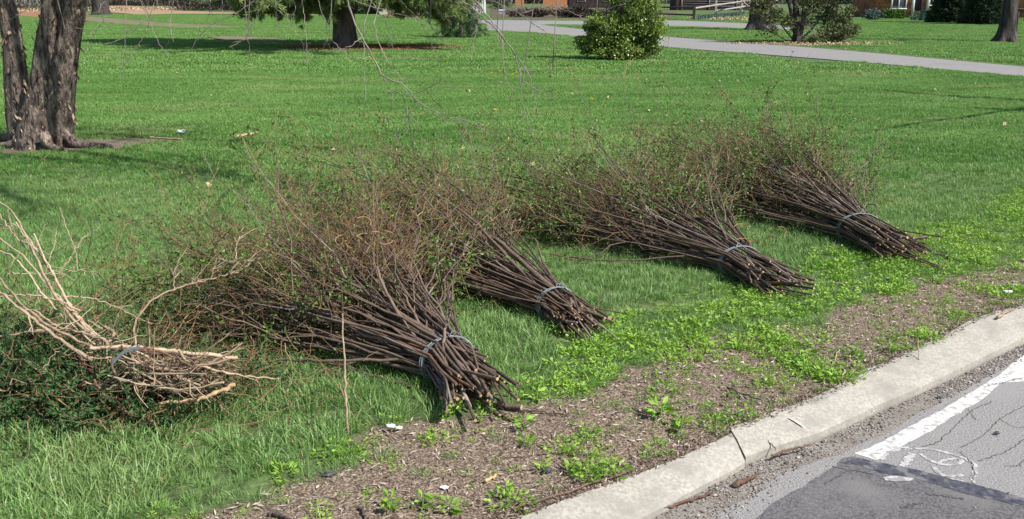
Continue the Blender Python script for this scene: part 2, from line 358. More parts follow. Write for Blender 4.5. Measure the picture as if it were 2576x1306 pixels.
tag(poly_sheet('edge_line', [(2150, 1141), (2225, 1108), (2290, 1072), (2370, 1030), (2440, 990), (2500, 952), (2576, 892), (2750, 780), (2760, 862), (2576, 958), (2545, 962), (2515, 966), (2460, 1012), (2400, 1046), (2330, 1090), (2260, 1128), (2205, 1156)], Z1, M['white_paint'], .022, 9), kind='structure')
ua, va = uv(G(2745, 783, ROAD_Z)); ub, vb = uv(G(2755, 864, ROAD_Z)); um = max(ua, ub) - .02
mb = MB(); mb.add(np.r_[np.c_[XY(np.array([um, 90.]), np.array([va, va])), np.full(2, Z1 + .0004)], np.c_[XY(np.array([90., um]), np.array([va - .11, va - .11])), np.full(2, Z1 + .0004)]], np.array([[0, 3, 2, 1]])); tag(mb.build('edge_line', M['white_paint']), kind='structure')
ug = np.arange(-6, 12, .08); dg = np.interp(ug, [-1.6, -.3, .4, 1.2, 2.2, 3.6, 5.5], [.24, .26, .17, .11, .085, .05, .04]) * (.7 + .7 * fbm(ug * 4, ug * 0, 61)); k = np.arange(len(ug) - 1); n_ = len(ug)
mb = MB(); mb.add(np.r_[np.c_[XY(ug, wfront(ug) + .01), np.full(n_, ROAD_Z + .0006)], np.c_[XY(ug, wfront(ug) - dg), np.full(n_, ROAD_Z + .0006)]], np.stack([k, k + n_, k + n_ + 1, k + 1], -1)); tag(mb.build('gutter_grit', M['grit']), kind='structure')
mb = MB()
D7 = lambda L: [(2073.5 + a * .2064, 1036.7 + b * .2064) for a, b in L]
D8 = lambda L: [(1403.7 + a * .455, 856.4 + b * .455) for a, b in L]
ribbon(mb, D7([(700, 580), (760, 500), (880, 450), (1180, 428), (1500, 490), (1750, 570), (1850, 650), (1830, 760), (1800, 860)]), .018, Z1, K=60, jit=.004)
ribbon(mb, D7([(1075, 505), (1010, 590), (960, 665)]), .030, Z1, jit=.003)
ribbon(mb, D7([(1165, 508), (1270, 580), (1370, 625), (1500, 650), (1640, 630), (1690, 595), (1620, 565), (1480, 578), (1385, 622)]), .016, Z1, K=40, jit=.003)
ribbon(mb, D7([(1330, 655), (1370, 720), (1430, 765), (1520, 785), (1690, 768)]), .018, Z1, jit=.003)
ribbon(mb, D7([(1180, 730), (1400, 790), (1700, 850)]), .014, Z1, jit=.004)
tag(mb.build('utility_mark', M['mark_paint']), kind='structure')
mb = MB()
for L in ([(2400, 335), (2290, 385), (2220, 450), (2160, 510), (2080, 580), (1900, 600)], [(2600, 350), (2440, 430), (2350, 530), (2230, 590)], [(2270, 380), (2310, 440)], [(2210, 610), (2310, 690), (2290, 790)], [(2600, 530), (2480, 620), (2320, 665)], [(2600, 200), (2500, 225), (2380, 250)], [(2600, 470), (2530, 490), (2440, 430)], [(2600, 640), (2540, 700), (2470, 690)]):
    ribbon(mb, D8(L), .0028, Z2, K=40, jit=.010)
for L in ([(100, 660), (250, 700), (420, 715), (600, 760)], [(0, 875), (150, 800), (250, 725), (330, 712)]): ribbon(mb, D7(L), .006, Z2, K=40, jit=.006)
for L in ([(930, 1170), (1080, 1130), (1200, 1110)], [(1250, 1000), (1500, 1020), (1700, 1060)]): ribbon(mb, D7(L), .012, Z2, K=20, jit=.012)
tag(mb.build('road_cracks', M['crack']), kind='structure')
tag(poly_sheet('worn_patch', D7([(690, 785), (820, 770), (1000, 785), (1085, 800), (1060, 825), (880, 850), (760, 830)]), Z3, M['mark_paint'], .03, 4, 5), kind='structure')
# joint line across the right run of curb
mb = MB(); pj = [G(x, y, z) + np.array([0, 0, .0015]) for x, y, z in ((1985, 1052, .002), (2000, 1060, -.002), (2018, 1072, -.010), (2030, 1084, -.025), (2037, 1097, -.042))]
pj = np.array(pj); n_ = len(pj); mb.add(np.r_[pj + [-.006, 0, .001], pj + [.008, 0, .001]], np.stack([np.arange(n_ - 1), np.arange(n_ - 1) + n_, np.arange(n_ - 1) + n_ + 1, np.arange(n_ - 1) + 1], -1))
tag(mb.build('curb_joint', M['joint']), kind='structure')

# driveways
def strip(name, up, lo, m, z=.02):
    a = smooth_poly([G(x, y, z) for x, y in up], 40); b = smooth_poly([G(x, y, z) for x, y in lo], 40)
    k = np.arange(39); mb = MB(); mb.add(np.r_[a, b], np.stack([k, k + 40, k + 41, k + 1], -1))
    e = b.copy(); e[:, 2] = -.03; mb.add(np.r_[b, e], np.stack([k, k + 40, k + 41, k + 1], -1))
    return tag(mb.build(name, m), kind='structure')
# ------------------------------------------------------------------ grass, scattered from small tufts
def blades(mb, n, rad, h0, h1, w, lean, m=0, square=False):
    if square: bx = rng.uniform(-rad, rad, n); by = rng.uniform(-rad, rad, n); az = rng.uniform(0, 2 * math.pi, n)
    else:
        r = rad * np.sqrt(rng.random(n)); az = rng.uniform(0, 2 * math.pi, n); bx = r * np.cos(az); by = r * np.sin(az); az = az + rng.normal(0, .7, n)
    h = rng.uniform(h0, h1, n); ln = h * np.abs(rng.normal(lean, lean * .6, n))
    dx, dy = np.cos(az), np.sin(az); fa = az + math.pi / 2 + rng.normal(0, .6, n); sx, sy = np.cos(fa) * w / 2, np.sin(fa) * w / 2
    z0 = np.full(n, -.004)
    V = np.stack([np.stack([bx - sx, by - sy, z0], 1), np.stack([bx + sx, by + sy, z0], 1),
                  np.stack([bx + dx * ln * .35 + sx * .85, by + dy * ln * .35 + sy * .85, h * .6], 1), np.stack([bx + dx * ln * .35 - sx * .85, by + dy * ln * .35 - sy * .85, h * .6], 1),
                  np.stack([bx + dx * ln, by + dy * ln, h], 1)], 1)
    i = np.arange(n * 5).reshape(n, 5)
    mb.add(V.reshape(-1, 3), [i[:, [0, 1, 2, 3]], i[:, [3, 2, 4]]], m, np.repeat(rng.random(n), 5))

def template_coll(name, meshes):
    col = bpy.data.collections.new(name)
    for k, me in enumerate(meshes): col.objects.link(bpy.data.objects.new('%s_%02d' % (name, k), me))
    return col
def scatter(name, col, P, rot, scl, idx, label, mats):
    n = len(P); me = bpy.data.meshes.new(name); me.vertices.add(n); me.vertices.foreach_set('co', np.asarray(P, float).ravel())
    for an, ty, dat in (('s_rot', 'FLOAT_VECTOR', rot), ('s_scl', 'FLOAT_VECTOR', scl)):
        a = me.attributes.new(an, ty, 'POINT'); a.data.foreach_set('vector', np.asarray(dat, float).ravel())
    a = me.attributes.new('s_idx', 'INT', 'POINT'); a.data.foreach_set('value', np.asarray(idx, np.int32))
    for m in mats: me.materials.append(m)
    o = bpy.data.objects.new(name, me); C.objects.link(o)
    ng = bpy.data.node_groups.new(name, 'GeometryNodeTree'); ng.interface.new_socket('Geometry', in_out='INPUT', socket_type='NodeSocketGeometry'); ng.interface.new_socket('Geometry', in_out='OUTPUT', socket_type='NodeSocketGeometry')
    N = ng.nodes; Lk = ng.links.new
    gi = N.new('NodeGroupInput'); go = N.new('NodeGroupOutput'); ip = N.new('GeometryNodeInstanceOnPoints'); ci = N.new('GeometryNodeCollectionInfo')
    ci.inputs[0].default_value = col; ci.inputs['Separate Children'].default_value = True; ci.inputs['Reset Children'].default_value = True
    def na(an, ty):
        q = N.new('GeometryNodeInputNamedAttribute'); q.data_type = ty; q.inputs[0].default_value = an; return q.outputs[0]
    e2r = N.new('FunctionNodeEulerToRotation'); Lk(na('s_rot', 'FLOAT_VECTOR'), e2r.inputs[0])
    Lk(gi.outputs[0], ip.inputs['Points']); Lk(ci.outputs[0], ip.inputs['Instance']); ip.inputs['Pick Instance'].default_value = True
    Lk(na('s_idx', 'INT'), ip.inputs['Instance Index']); Lk(e2r.outputs[0], ip.inputs['Rotation']); Lk(na('s_scl', 'FLOAT_VECTOR'), ip.inputs['Scale']); Lk(ip.outputs[0], go.inputs[0])
    md = o.modifiers.new('scatter', 'NODES'); md.node_group = ng
    return tag(o, label, 'grass', kind='stuff')
def trapezoid(y0, y1, dens, side=.62, extra=1.2):
    n = int(dens * (y1 - y0) * ((y0 + y1) * side + 2 * extra)); y = y0 + (y1 - y0) * rng.random(n); y = np.sqrt(y0 ** 2 + (y1 ** 2 - y0 ** 2) * rng.random(n))
    x = (rng.random(n) * 2 - 1) * (y * side + extra); return np.stack([x, y, np.zeros(n)], 1)
drive_segs = [(G(*a), G(*b)) for a, b in (((1225, 65), (1380, 75)), ((1380, 75), (1560, 95)), ((1560, 95), (1690, 106)), ((1690, 106), (2050, 133)), ((2050, 133), (2400, 164)), ((2400, 164), (2900, 214)))]
def off_drive(p, r=1.35):
    ok = np.ones(len(p), bool)
    for a, b in drive_segs:
        ab = (b - a)[:2]; t = np.clip(((p[:, :2] - a[:2]) @ ab) / (ab @ ab), 0, 1); ok &= np.linalg.norm(p[:, :2] - a[:2] - t[:, None] * ab, axis=1) > r
    return ok
UP1 = [(1225, 53), (1300, 55), (1380, 65), (1450, 72), (1560, 84), (1690, 94), (2050, 120), (2400, 152), (2576, 168), (2900, 200)]
LO1 = [(1225, 76), (1300, 79), (1380, 84), (1450, 92), (1560, 105), (1680, 119), (2050, 146), (2400, 176), (2576, 192), (2900, 228)]
UP2 = [(1190, 50), (1300, 51), (1420, 52.5), (1560, 52), (1700, 51), (1880, 59), (1990, 66)]
LO2 = [(1190, 58), (1300, 62), (1420, 62), (1560, 64), (1700, 66), (1880, 71), (1990, 76)]
BANK = [(235, 14), (300, 12), (360, 18), (430, 26), (560, 31), (700, 33.5), (850, 37.5), (700, 37), (560, 35), (430, 35), (350, 37), (290, 32), (240, 27)]
WORN = [(205, 40), (300, 48), (420, 58), (560, 65), (650, 70), (560, 70), (420, 67), (300, 60), (205, 51)]
WORN2 = [(515, 91), (600, 92), (690, 96), (720, 102), (640, 103), (560, 100)]
FAR = [(1235, 47), (1400, 48.5), (1560, 48), (1690, 46), (1700, 30), (1560, 22), (1235, 20)]
LEFT = [(-200, 26), (215, 26), (225, 40), (120, 46), (60, 40), (-200, 42)]
def to_px(p):
    d = p[:, 1] * CP + (CAM_H - p[:, 2]) * SP; y = PH / 2 - F * ((p[:, 2] - CAM_H) * CP + p[:, 1] * SP) / d; return PW / 2 + F * p[:, 0] / d, y
def in_poly(x, y, poly):
    c = np.zeros(len(x), bool); n = len(poly)
    for i in range(n):
        (x1, y1), (x2, y2) = poly[i], poly[i - 1]; k = ((y1 > y) != (y2 > y)); xi = (x2 - x1) * (y - y1) / ((y2 - y1) if y2 != y1 else 1e-9) + x1; c ^= k & (x < xi)
    return c
def open_turf(p, m=.6):
    ok = np.ones(len(p), bool)
    for dx, dy in ((0, 0), (m, m), (-m, m), (m, -m), (-m, -m), (0, 1.3 * m), (0, -1.3 * m)):
        x, y = to_px(p + np.array([dx, dy, 0]))
        for poly in (UP1 + LO1[::-1], UP2 + LO2[::-1], BANK, WORN, WORN2, LEFT, FAR): ok &= ~in_poly(x, y, poly)
    return ok
def on_lawn(p, r=.02): u, v = uv(p); return v > wback(u) + r

strip('driveway', UP1, LO1, M['driveway']); strip('driveway', UP2, LO2, M['driveway'], .024)
tag(poly_sheet('leaf_bank', BANK, .05, M['litter'], 0), kind='structure'); tag(poly_sheet('worn_ground', WORN, .035, M['worn'], 0), kind='structure'); tag(poly_sheet('worn_ground', WORN2, .035, M['worn'], 0), kind='structure'); tag(poly_sheet('brown_ground', FAR, .035, M['brown_earth'], 0), kind='structure'); tag(poly_sheet('brown_ground', LEFT, .035, M['needle_mulch'], 0), kind='structure')

long_t = []
for k in range(6):
    mb = MB(); blades(mb, 26, .055, .035, .090, .0044, .75); blades(mb, 10, .06, .02, .05, .005, .8)
    blades(mb, 1, .05, .03, .07, .004, 1.0, 1); long_t.append(mb.mesh('tuft', [M['long_grass'], M['dry_blade']], False))
lawn_t = []
for k in range(5):
    mb = MB(); blades(mb, 210, .20, .022, .044, .0060, .7, square=True); blades(mb, 4, .2, .02, .04, .007, 1.2, 1, True); lawn_t.append(mb.mesh('turf', [M['lawn_grass'], M['dry_blade']], False))
far_t = []
for k in range(4):
    mb = MB(); blades(mb, 420, .62, .035, .065, .020, .6, square=True); blades(mb, 6, .6, .03, .05, .02, 1.2, 1, True); far_t.append(mb.mesh('turf_far', [M['lawn_grass'], M['dry_blade']], False))
weed_t = []
for k in range(6):
    mb = MB(); n = 34; a = rng.uniform(0, 6.28, n); r = .055 * np.sqrt(rng.random(n)); z = rng.uniform(.004, .035, n)
    P = np.stack([r * np.cos(a), r * np.sin(a), z], 1); D = np.stack([np.cos(a), np.sin(a), rng.uniform(-.1, .6, n)], 1)
    leaves(mb, P, D, rng.uniform(.014, .030, n), rng.uniform(.008, .014, n)); blades(mb, 9, .05, .02, .06, .004, .7); weed_t.append(mb.mesh('weed', [M['bright_weed']], False))
def rs(n, lo, hi, tilt=.12): return np.c_[rng.normal(0, tilt, (n, 2)), rng.uniform(0, 6.28, n)], np.repeat(rng.uniform(lo, hi, n)[:, None], 3, 1)

P = trapezoid(2.4, 11.2, 430); P = P[on_lawn(P)]
dm, bm = dirt_mask(P), bright_mask(P); keep = (rng.random(len(P)) < np.clip(1.03 - dm * .98, 0, 1)) & (rng.random(len(P)) < np.clip((11.2 - P[:, 1]) / 4.5, 0, 1)) & (rng.random(len(P)) > bm * .25 * np.clip((uv(P)[0] + 1.1) / 1.6, 0, 1))
P1, b1 = P[keep], bm[keep]; r, s = rs(len(P1), .55, 1.0); lush = np.clip(1.02 - (P1[:, 1] - 3) * .07, .58, 1.02) * (1 - .42 * b1) * (.75 + .5 * fbm(P1[:, 0] * 2, P1[:, 1] * 2, 33)); s *= lush[:, None]
scatter('long_grass', template_coll('tufts', long_t), P1, r, s, rng.integers(0, 6, len(P1)), 'long green grass blades in the foreground around the bundles', [M['long_grass'], M['dry_blade']])
P = trapezoid(2.4, 9.5, 420); P = P[on_lawn(P)]; dm, bm = dirt_mask(P), bright_mask(P); u_, v_ = uv(P)
cl = fbm(P[:, 0] * 4.5, P[:, 1] * 4.5, 51, 3)
rightish = np.clip((u_ + 1.1) / 1.6, .10, 1)
keep = rng.random(len(P)) < bm * np.where(dm > .5, np.clip((cl - .50) * 4, 0, .6), .42) * rightish
Pt = trapezoid(2.4, 8.5, 330); Pt = Pt[on_lawn(Pt) & (dirt_mask(Pt) > .4)]; uu, _ = uv(Pt); Pt = Pt[rng.random(len(Pt)) < np.clip(.35 + .25 * uu, .3, 1)]
P2 = P[keep]; r, s = rs(len(P2), .6, 1.15); rt_, st_ = rs(len(Pt), .15, .5); P2 = np.r_[P2, Pt]; r = np.r_[r, rt_]; s = np.r_[s, st_]
scatter('ground_weeds', template_coll('weeds', weed_t), P2, r, s, rng.integers(0, 6, len(P2)), 'bright yellow-green low weeds and clover along the curb verge', [M['bright_weed']])
P = trapezoid(6.8, 24, 27); keep = (rng.random(len(P)) < np.clip((P[:, 1] - 6.8) / 4, 0, 1)) & (dirt_mask(P) < .5) & open_turf(P, .2) & on_lawn(P); P3 = P[keep]; r, s = rs(len(P3), .8, 1.15, .03)
P4 = trapezoid(22.5, 120, 2.4); P4 = P4[(dirt_mask(P4) < .5) & open_turf(P4)]; r4, s4 = rs(len(P4), .85, 1.1, .02)
scatter('lawn_grass', template_coll('turf', lawn_t + [t for t in far_t]), np.r_[P3, P4], np.r_[r, r4], np.r_[s, s4], np.r_[rng.integers(0, 5, len(P3)), rng.integers(5, 9, len(P4))], 'mown green lawn grass stretching back to the driveway', [M['lawn_grass'], M['dry_blade']])

# chips and dead stems on the bare soil
P = trapezoid(2.4, 8.5, 3400, extra=.6); dmv = dirt_mask(P); P = P[on_lawn(P, .0) & (dmv > .45) & (rng.random(len(P)) < .85)]
mb = MB(); n = len(P); a = rng.uniform(0, 6.28, n); D = np.stack([np.cos(a), np.sin(a), rng.normal(0, .18, n)], 1); P[:, 2] = rng.uniform(.001, .012, n)
rn = rng.random(n) ** 1.5
leaves(mb, P, D, rng.uniform(.007, .034, n) * rng.choice([1, 1, 1, 1.5], n), rng.uniform(.0025, .009, n), 0, rn)
tag(mb.build('wood_chips', M['chip'], smooth=False), 'brown chips and dead stems strewn on the bare verge soil', 'debris', kind='stuff')
# fallen leaves on the lawn
mb = MB(); P = trapezoid(5, 60, .55); P = P[off_drive(P) & (rng.random(len(P)) < .5 + .5 * (fbm(P[:, 0] * .4, P[:, 1] * .4, 5) > .5))]; n = len(P); a = rng.uniform(0, 6.28, n)
P[:, 2] = .045; sc = .035 + rng.random(n) * .045; leaves(mb, P, np.stack([np.cos(a), np.sin(a), rng.normal(.2, .4, n)], 1), sc, sc * .7)
def litter_patch(cx, cy, rx, ry, n, z=.01, s0=.04, s1=.11):
    r = np.sqrt(rng.random(n)); a = rng.uniform(0, 6.28, n); P = np.stack([cx + rx * r * np.cos(a), cy + ry * r * np.sin(a), rng.uniform(z, z + .04, n)], 1)
    P = P[off_drive(P, .95)]; n = len(P); b = rng.uniform(0, 6.28, n); sc = rng.uniform(s0, s1, n); leaves(mb, P, np.stack([np.cos(b), np.sin(b), rng.normal(.15, .4, n)], 1), sc, sc * .6)
litter_patch(MAG[0] + .8, MAG[1] - 1.3, 3.0, 1.5, 1500); litter_patch(MAG[0] - 2.2, MAG[1] - 1.2, 1.2, .5, 200)
g = G(1825, 48); litter_patch(g[0], g[1], 3.4, 9, 2600, s0=.1, s1=.25)
g = G(330, 22); litter_patch(g[0], g[1], 22, 60, 5200, s0=.2, s1=.6)
g = G(1690, 157 if False else 158); litter_patch(BUSH[0] + .9, BUSH[1] - .7, .35, .25, 60, s0=.05, s1=.1)
tag(mb.build('fallen_leaves', M['dead_leaf'], smooth=False), 'dry tan fallen leaves scattered over the lawn and under the trees', 'leaves', kind='stuff')
# pine needles
mb = MB(); n = 16000; r = np.sqrt(rng.random(n)); a = rng.uniform(0, 6.28, n); P = np.stack([PINE[0] + 1.0 + 3.3 * r * np.cos(a), PINE[1] - .2 + 1.9 * r * np.sin(a), rng.uniform(.005, .05, n)], 1); b = rng.uniform(0, 6.28, n)
leaves(mb, P, np.stack([np.cos(b), np.sin(b), rng.normal(0, .2, n)], 1), rng.uniform(.08, .18, n), .02); tag(mb.build('pine_needles', M['needle_mulch'], smooth=False), 'rusty brown fallen needles under the pine', 'pine needles', kind='stuff')
# gravel in the gutter
phi = (1 + 5 ** .5) / 2
icoV = nrm(np.array([(-1, phi, 0), (1, phi, 0), (-1, -phi, 0), (1, -phi, 0), (0, -1, phi), (0, 1, phi), (0, -1, -phi), (0, 1, -phi), (phi, 0, -1), (phi, 0, 1), (-phi, 0, -1), (-phi, 0, 1)], float))
icoF = np.array([(0, 11, 5), (0, 5, 1), (0, 1, 7), (0, 7, 10), (0, 10, 11), (1, 5, 9), (5, 11, 4), (11, 10, 2), (10, 7, 6), (7, 1, 8), (3, 9, 4), (3, 4, 2), (3, 2, 6), (3, 6, 8), (3, 8, 9), (4, 9, 5), (2, 4, 11), (6, 2, 10), (8, 6, 7), (9, 8, 1)])
def stones(mb, P, s, rn):
    n = len(P); V = icoV[None] * (1 + rng.normal(0, .16, (n, 12, 1))); a = rng.uniform(0, 6.28, n); sc = s[:, None, None] * np.stack([rng.uniform(.8, 1.3, n), rng.uniform(.6, 1, n), rng.uniform(.4, .75, n)], 1)[:, None]
    V = V * sc; x = V[..., 0] * np.cos(a)[:, None] - V[..., 1] * np.sin(a)[:, None]; y = V[..., 0] * np.sin(a)[:, None] + V[..., 1] * np.cos(a)[:, None]
    V = np.stack([x, y, V[..., 2]], -1) + P[:, None]; mb.add(V.reshape(-1, 3), (icoF[None] + np.arange(n)[:, None, None] * 12).reshape(-1, 3), 0, np.repeat(rn, 12))
mb = MB(); n = 11000; u = rng.uniform(-1.6, 5.5, n); depth = np.interp(u, [-1.6, -.3, .4, 1.2, 2.2, 3.6, 5.5], [.27, .30, .21, .12, .10, .06, .04])
w = np.abs(rng.normal(0, .5, n)); w = np.where(rng.random(n) < .5, rng.random(n), w); v = wfront(u) - w * depth; dens = np.clip(fbm(u * 4, v * 8, 77) * 2.6 - .55, .12, 1)
k = (w < 1.5) & (rng.random(n) < dens); xy = XY(u[k], v[k]); s = rng.uniform(.0016, .0050, k.sum()) * np.where(rng.random(k.sum()) < .06, 1.8, 1); stones(mb, np.c_[xy, np.full(len(xy), ROAD_Z + .002) + s * .3], s, rng.random(len(s)))
n = 260; u = rng.uniform(-.5, 5, n); v = wfront(u) - rng.uniform(.1, 1.4, n); xy = XY(u, v); s = rng.uniform(.0015, .004, n); stones(mb, np.c_[xy, np.full(n, ROAD_Z + .004)], s, rng.random(n))
tag(mb.build('gutter_gravel', M['gravel'], smooth=False), 'loose grey gravel lying in the gutter beside the curb', 'gravel', kind='stuff')
mb = MB(); n = 9000; u = rng.uniform(-1.2, 6, n); v = wback(u) + rng.uniform(-.015, .06, n); xy = XY(u, v); a = rng.uniform(0, 6.28, n)
leaves(mb, np.c_[xy, rng.uniform(.002, .012, n)], np.stack([np.cos(a), np.sin(a), rng.normal(.2, .4, n)], 1), rng.uniform(.008, .03, n), rng.uniform(.002, .006, n), 0, rng.random(n) ** 3)
tag(mb.build('root_mat', M['chip'], smooth=False), 'ragged brown dead roots along the back edge of the curb', 'dead roots', kind='stuff')

# ------------------------------------------------------------------ tied brush bundles
def grow(mb, B, D, L, K, r0, r1, curl, up, m=0, rn=None, ns=3, dark=1.0):
    """N twigs from base points B in directions D; returns their points"""
    n = len(B); t = np.linspace(0, 1, K)[None, :, None]; D = nrm(D); W = nrm(rng.normal(size=(n, 3)))
    Pp = B[:, None] + D[:, None] * L[:, None, None] * t + W[:, None] * (curl * L)[:, None, None] * t ** 2 + np.array([0, 0, 1.0]) * (up * L)[:, None, None] * t ** 2
    Pp = Pp + rng.normal(0, 1, (n, K, 3)) * (L * .018)[:, None, None] * (t > 0)
    Pp[..., 2] = np.maximum(Pp[..., 2], .012)
    tubes(mb, Pp, r0[:, None] * (1 - t[..., 0]) + r1 * t[..., 0], ns, m, rng.random(n) ** dark if rn is None else rn); return Pp
def pick(Pp, t):
    """points and tangents at fraction t (n,k) along polylines"""
    n, K, _ = Pp.shape; f = np.clip(t, 0, .9999) * (K - 1); i = f.astype(int); fr = (f - i)[..., None]; ar = np.arange(n)[:, None]
    return Pp[ar, i] * (1 - fr) + Pp[ar, i + 1] * fr, nrm(Pp[ar, i + 1] - Pp[ar, i])
def bundle(label, butt, tie, tip, L, n_st, fan, elev, seed, rt=.115, butt_len=.32, extra=None, leaf_n=8, tw_n=8, ht=.20, skew=0.0):
    global rng; keep_rng = rng; rng = np.random.default_rng(seed)
    T0 = G(*tie); T1 = G(*tip); Bt = G(*butt)
    a = nrm(T1 - T0); l = np.array([-a[1], a[0], 0]); zu = np.array([0, 0, 1.0])      # l = to the left when looking along the bundle
    root = empty('brush_bundle', T0); tag(root, label, 'brush bundle', 'tied bundles of cut brush lying on the grass')
    K = 18; all_p = []; a2 = nrm(nrm(T0 - Bt) + a * .8)
    for i in range(n_st):
        while True:
            p, q = rng.uniform(-1, 1), rng.random()
            if p * p + (q * 1.9 - .95) ** 2 < 1: break
        bl = butt_len * rng.uniform(.35, 1.2) * (1.4 if rng.random() < .08 else 1); Li = L * rng.uniform(.72, 1.08)
        ang = math.radians(p * fan + rng.normal(0, 5.5) + skew); el = math.radians(elev * (q ** .8) * rng.uniform(.6, 1.35) + rng.normal(0, 1.8)) * (1 - .35 * abs(p))
        s = np.concatenate([[-bl, -bl * .5], np.linspace(0, Li, K - 2)]); sp = np.maximum(s, 0)
        lat = p * rt * np.where(s < 0, 1 + .35 * -s / butt_len, 1) + np.tan(ang) * (sp ** 1.08) + .03 * rng.normal() * np.sin(sp * rng.uniform(1, 2.6) + rng.uniform(0, 6)) * np.minimum(sp, 1)
        z = .02 + q * ht * np.where(s < 0, 1 - .35 * -s / butt_len, 1) + np.tan(el) * sp - (.030 + .015 * rng.random()) * sp ** 2 + .025 * rng.normal() * np.sin(sp * rng.uniform(1.5, 3.5) + rng.uniform(0, 6)) * np.minimum(sp, 1)
        Pp = T0 + np.where(s[:, None] < 0, a2 * s[:, None], a * s[:, None]) + l * lat[:, None] + zu * z[:, None]
        Pp += rng.normal(0, .0045, Pp.shape); Pp[0] += (l * rng.normal(0, .035) + zu * rng.normal(0, .022)) * (bl / butt_len); Pp[1] += l * 0; Pp[:, 2] = np.maximum(Pp[:, 2], .013)
        r0 = rng.uniform(.0026, .0062) * (1.5 if rng.random() < .14 else 1); tt = np.linspace(0, 1, K)
        Rr = (r0 * (1 - tt) ** .55 + .0014) * (1 + .07 * rng.normal(size=K)); mb = MB(); tubes(mb, Pp, Rr, 6, 0, float(rng.random()), cap_m=1 if rng.random() < .6 else 0, cap_end=0)
        # two forks in the outer half, part of the stem
        f0 = rng.uniform(.3, .75, 3); bp, bt = pick(Pp[None], f0[None]); bp, bt = bp[0], bt[0]
        fk = grow(mb, bp, bt + .35 * rng.normal(size=(3, 3)) + zu * .08, rng.uniform(.5, 1.0, 3), 9, np.interp(f0, tt, Rr) * .75, .0014, .12, .02, 0, float(rng.random()), 5)
        mb.build('stem', [M[rng.choice(['bark_dark'] * 9 + ['red_branch', 'twig_pale'])], M['cut_wood']], root); all_p.append(Pp); 
        for q_ in fk: all_p.append(smooth_poly(q_, K))
    A = np.array(all_p); n = len(A); mt = MB(); ml = MB()
    kt = tw_n; t = rng.uniform(.45, 1, (n, kt)) ** .8; is_fk = np.arange(n) % 4 != 0; t[is_fk] = rng.uniform(.1, 1, (is_fk.sum(), kt))
    bp, bt = pick(A, t); bp = bp.reshape(-1, 3); bt = bt.reshape(-1, 3); sel = rng.random(len(bp)) < np.where(np.repeat(is_fk, kt), .55, .85); bp, bt = bp[sel], bt[sel]
    N1 = len(bp); sideways = nrm(np.cross(bt, rng.normal(size=(N1, 3)))); sideways[:, 2] = np.where(rng.random(N1) < .3, np.abs(sideways[:, 2]), sideways[:, 2])
    L1 = rng.uniform(.07, .23, N1) * rng.choice([1, 1, 1, 1, 1, 1, 2.2], N1)
    T1s = grow(mt, bp, bt * .75 + sideways * rng.uniform(.35, 1.0, (N1, 1)), L1, 7, rng.uniform(.0014, .0027, N1), .0008, .25, .0, dark=1.15)
    t = rng.uniform(.15, 1, (N1, 2)); b2, t2 = pick(T1s, t); b2 = b2.reshape(-1, 3); t2 = t2.reshape(-1, 3); N2 = len(b2)
    T2s = grow(mt, b2, t2 * .6 + nrm(rng.normal(size=(N2, 3))) * .8, rng.uniform(.05, .19, N2), 4, np.full(N2, .0013), .0007, .25, .0, dark=1.1)
    nw = 34; ii = rng.integers(0, n, nw); wb, wt = pick(A[ii], rng.uniform(.35, 1, (nw, 1))); T3s = grow(mt, wb[:, 0], wt[:, 0] * .7 + np.array([0, 0, .55]) + .45 * rng.normal(size=(nw, 3)), rng.uniform(.2, .5, nw), 7, np.full(nw, .0022), .0010, .25, -.1, rn=rng.uniform(.6, 1, nw))
    for (TT, kk) in ((T1s, leaf_n), (T2s, leaf_n), (T3s, 3)):
        t = rng.random((len(TT), kk)); b3, t3 = pick(TT, t); b3 = b3.reshape(-1, 3); t3 = t3.reshape(-1, 3)
        cl = fbm(b3[:, 0] * 3.2, b3[:, 1] * 3.2 + b3[:, 2] * 4, seed, 3); k = rng.random(len(b3)) < np.clip((cl - .42) * 6.0, .06, 1); b3, t3 = b3[k], t3[k]; m_ = len(b3)
        sz = rng.uniform(.010, .025, m_); leaves(ml, b3, t3 * .6 + rng.normal(size=(m_, 3)) * .7, sz, sz * .62)
    tag(mt.build('twigs', M['twig_red'], root, False), kind='stuff'); tag(ml.build('leaves', M['hedge_leaf'], root, False), kind='stuff')
    # twine: several strands round the stems, ends hanging
    mw = MB(); hz, rr = ht / 2 + .008, rt - .002
    for k in range(5):
        th = np.linspace(0, 2 * math.pi, 40); off = (k - 2) * .0036 + .004 * np.sin(th * 2 + k * 1.7)
        Pp = T0 + a * (off + .03 * np.cos(th))[:, None] + l * (np.cos(th) * (rr + .003 * k))[:, None] + zu * (hz + np.sin(th) * (hz + .008))[:, None]; Pp[:, 2] = np.maximum(Pp[:, 2], .005)
        tubes(mw, Pp, np.full(40, .0019), 5, 0, float(rng.random()))
    for k in range(2):
        b0 = T0 + zu * (2 * hz + .012) + l * rng.uniform(-.04, .04); Pp = smooth_poly([b0, b0 + a * .02 - l * .03 + zu * .015, b0 + a * rng.uniform(-.06, .02) - l * .05 - zu * .02, b0 - a * .06 - l * .07 - zu * .06], 14); tubes(mw, Pp, np.full(14, .0018), 5, 0, .4)
    mw.build('twine', M['twine'], root)
    rng = keep_rng; return root, a, l, T0
B1 = bundle('brush bundle nearest the road, a wide fan of stems with cut ends on bare soil', (1195, 1040), (1130, 965), (670, 730), 1.72, 96, 26, 13, 101, rt=.12)
B2 = bundle('second brush bundle from the left, thick stems lying on green grass', (1480, 850), (1400, 805), (915, 605), 2.4, 100, 15, 15.5, 202, rt=.10, ht=.16)
B3 = bundle('third brush bundle, whose long stems stick out past ragged cut ends beside bright grass', (1980, 745), (1860, 695), (1400, 520), 2.3, 98, 26, 13.5, 303, rt=.13, ht=.17, butt_len=.42)
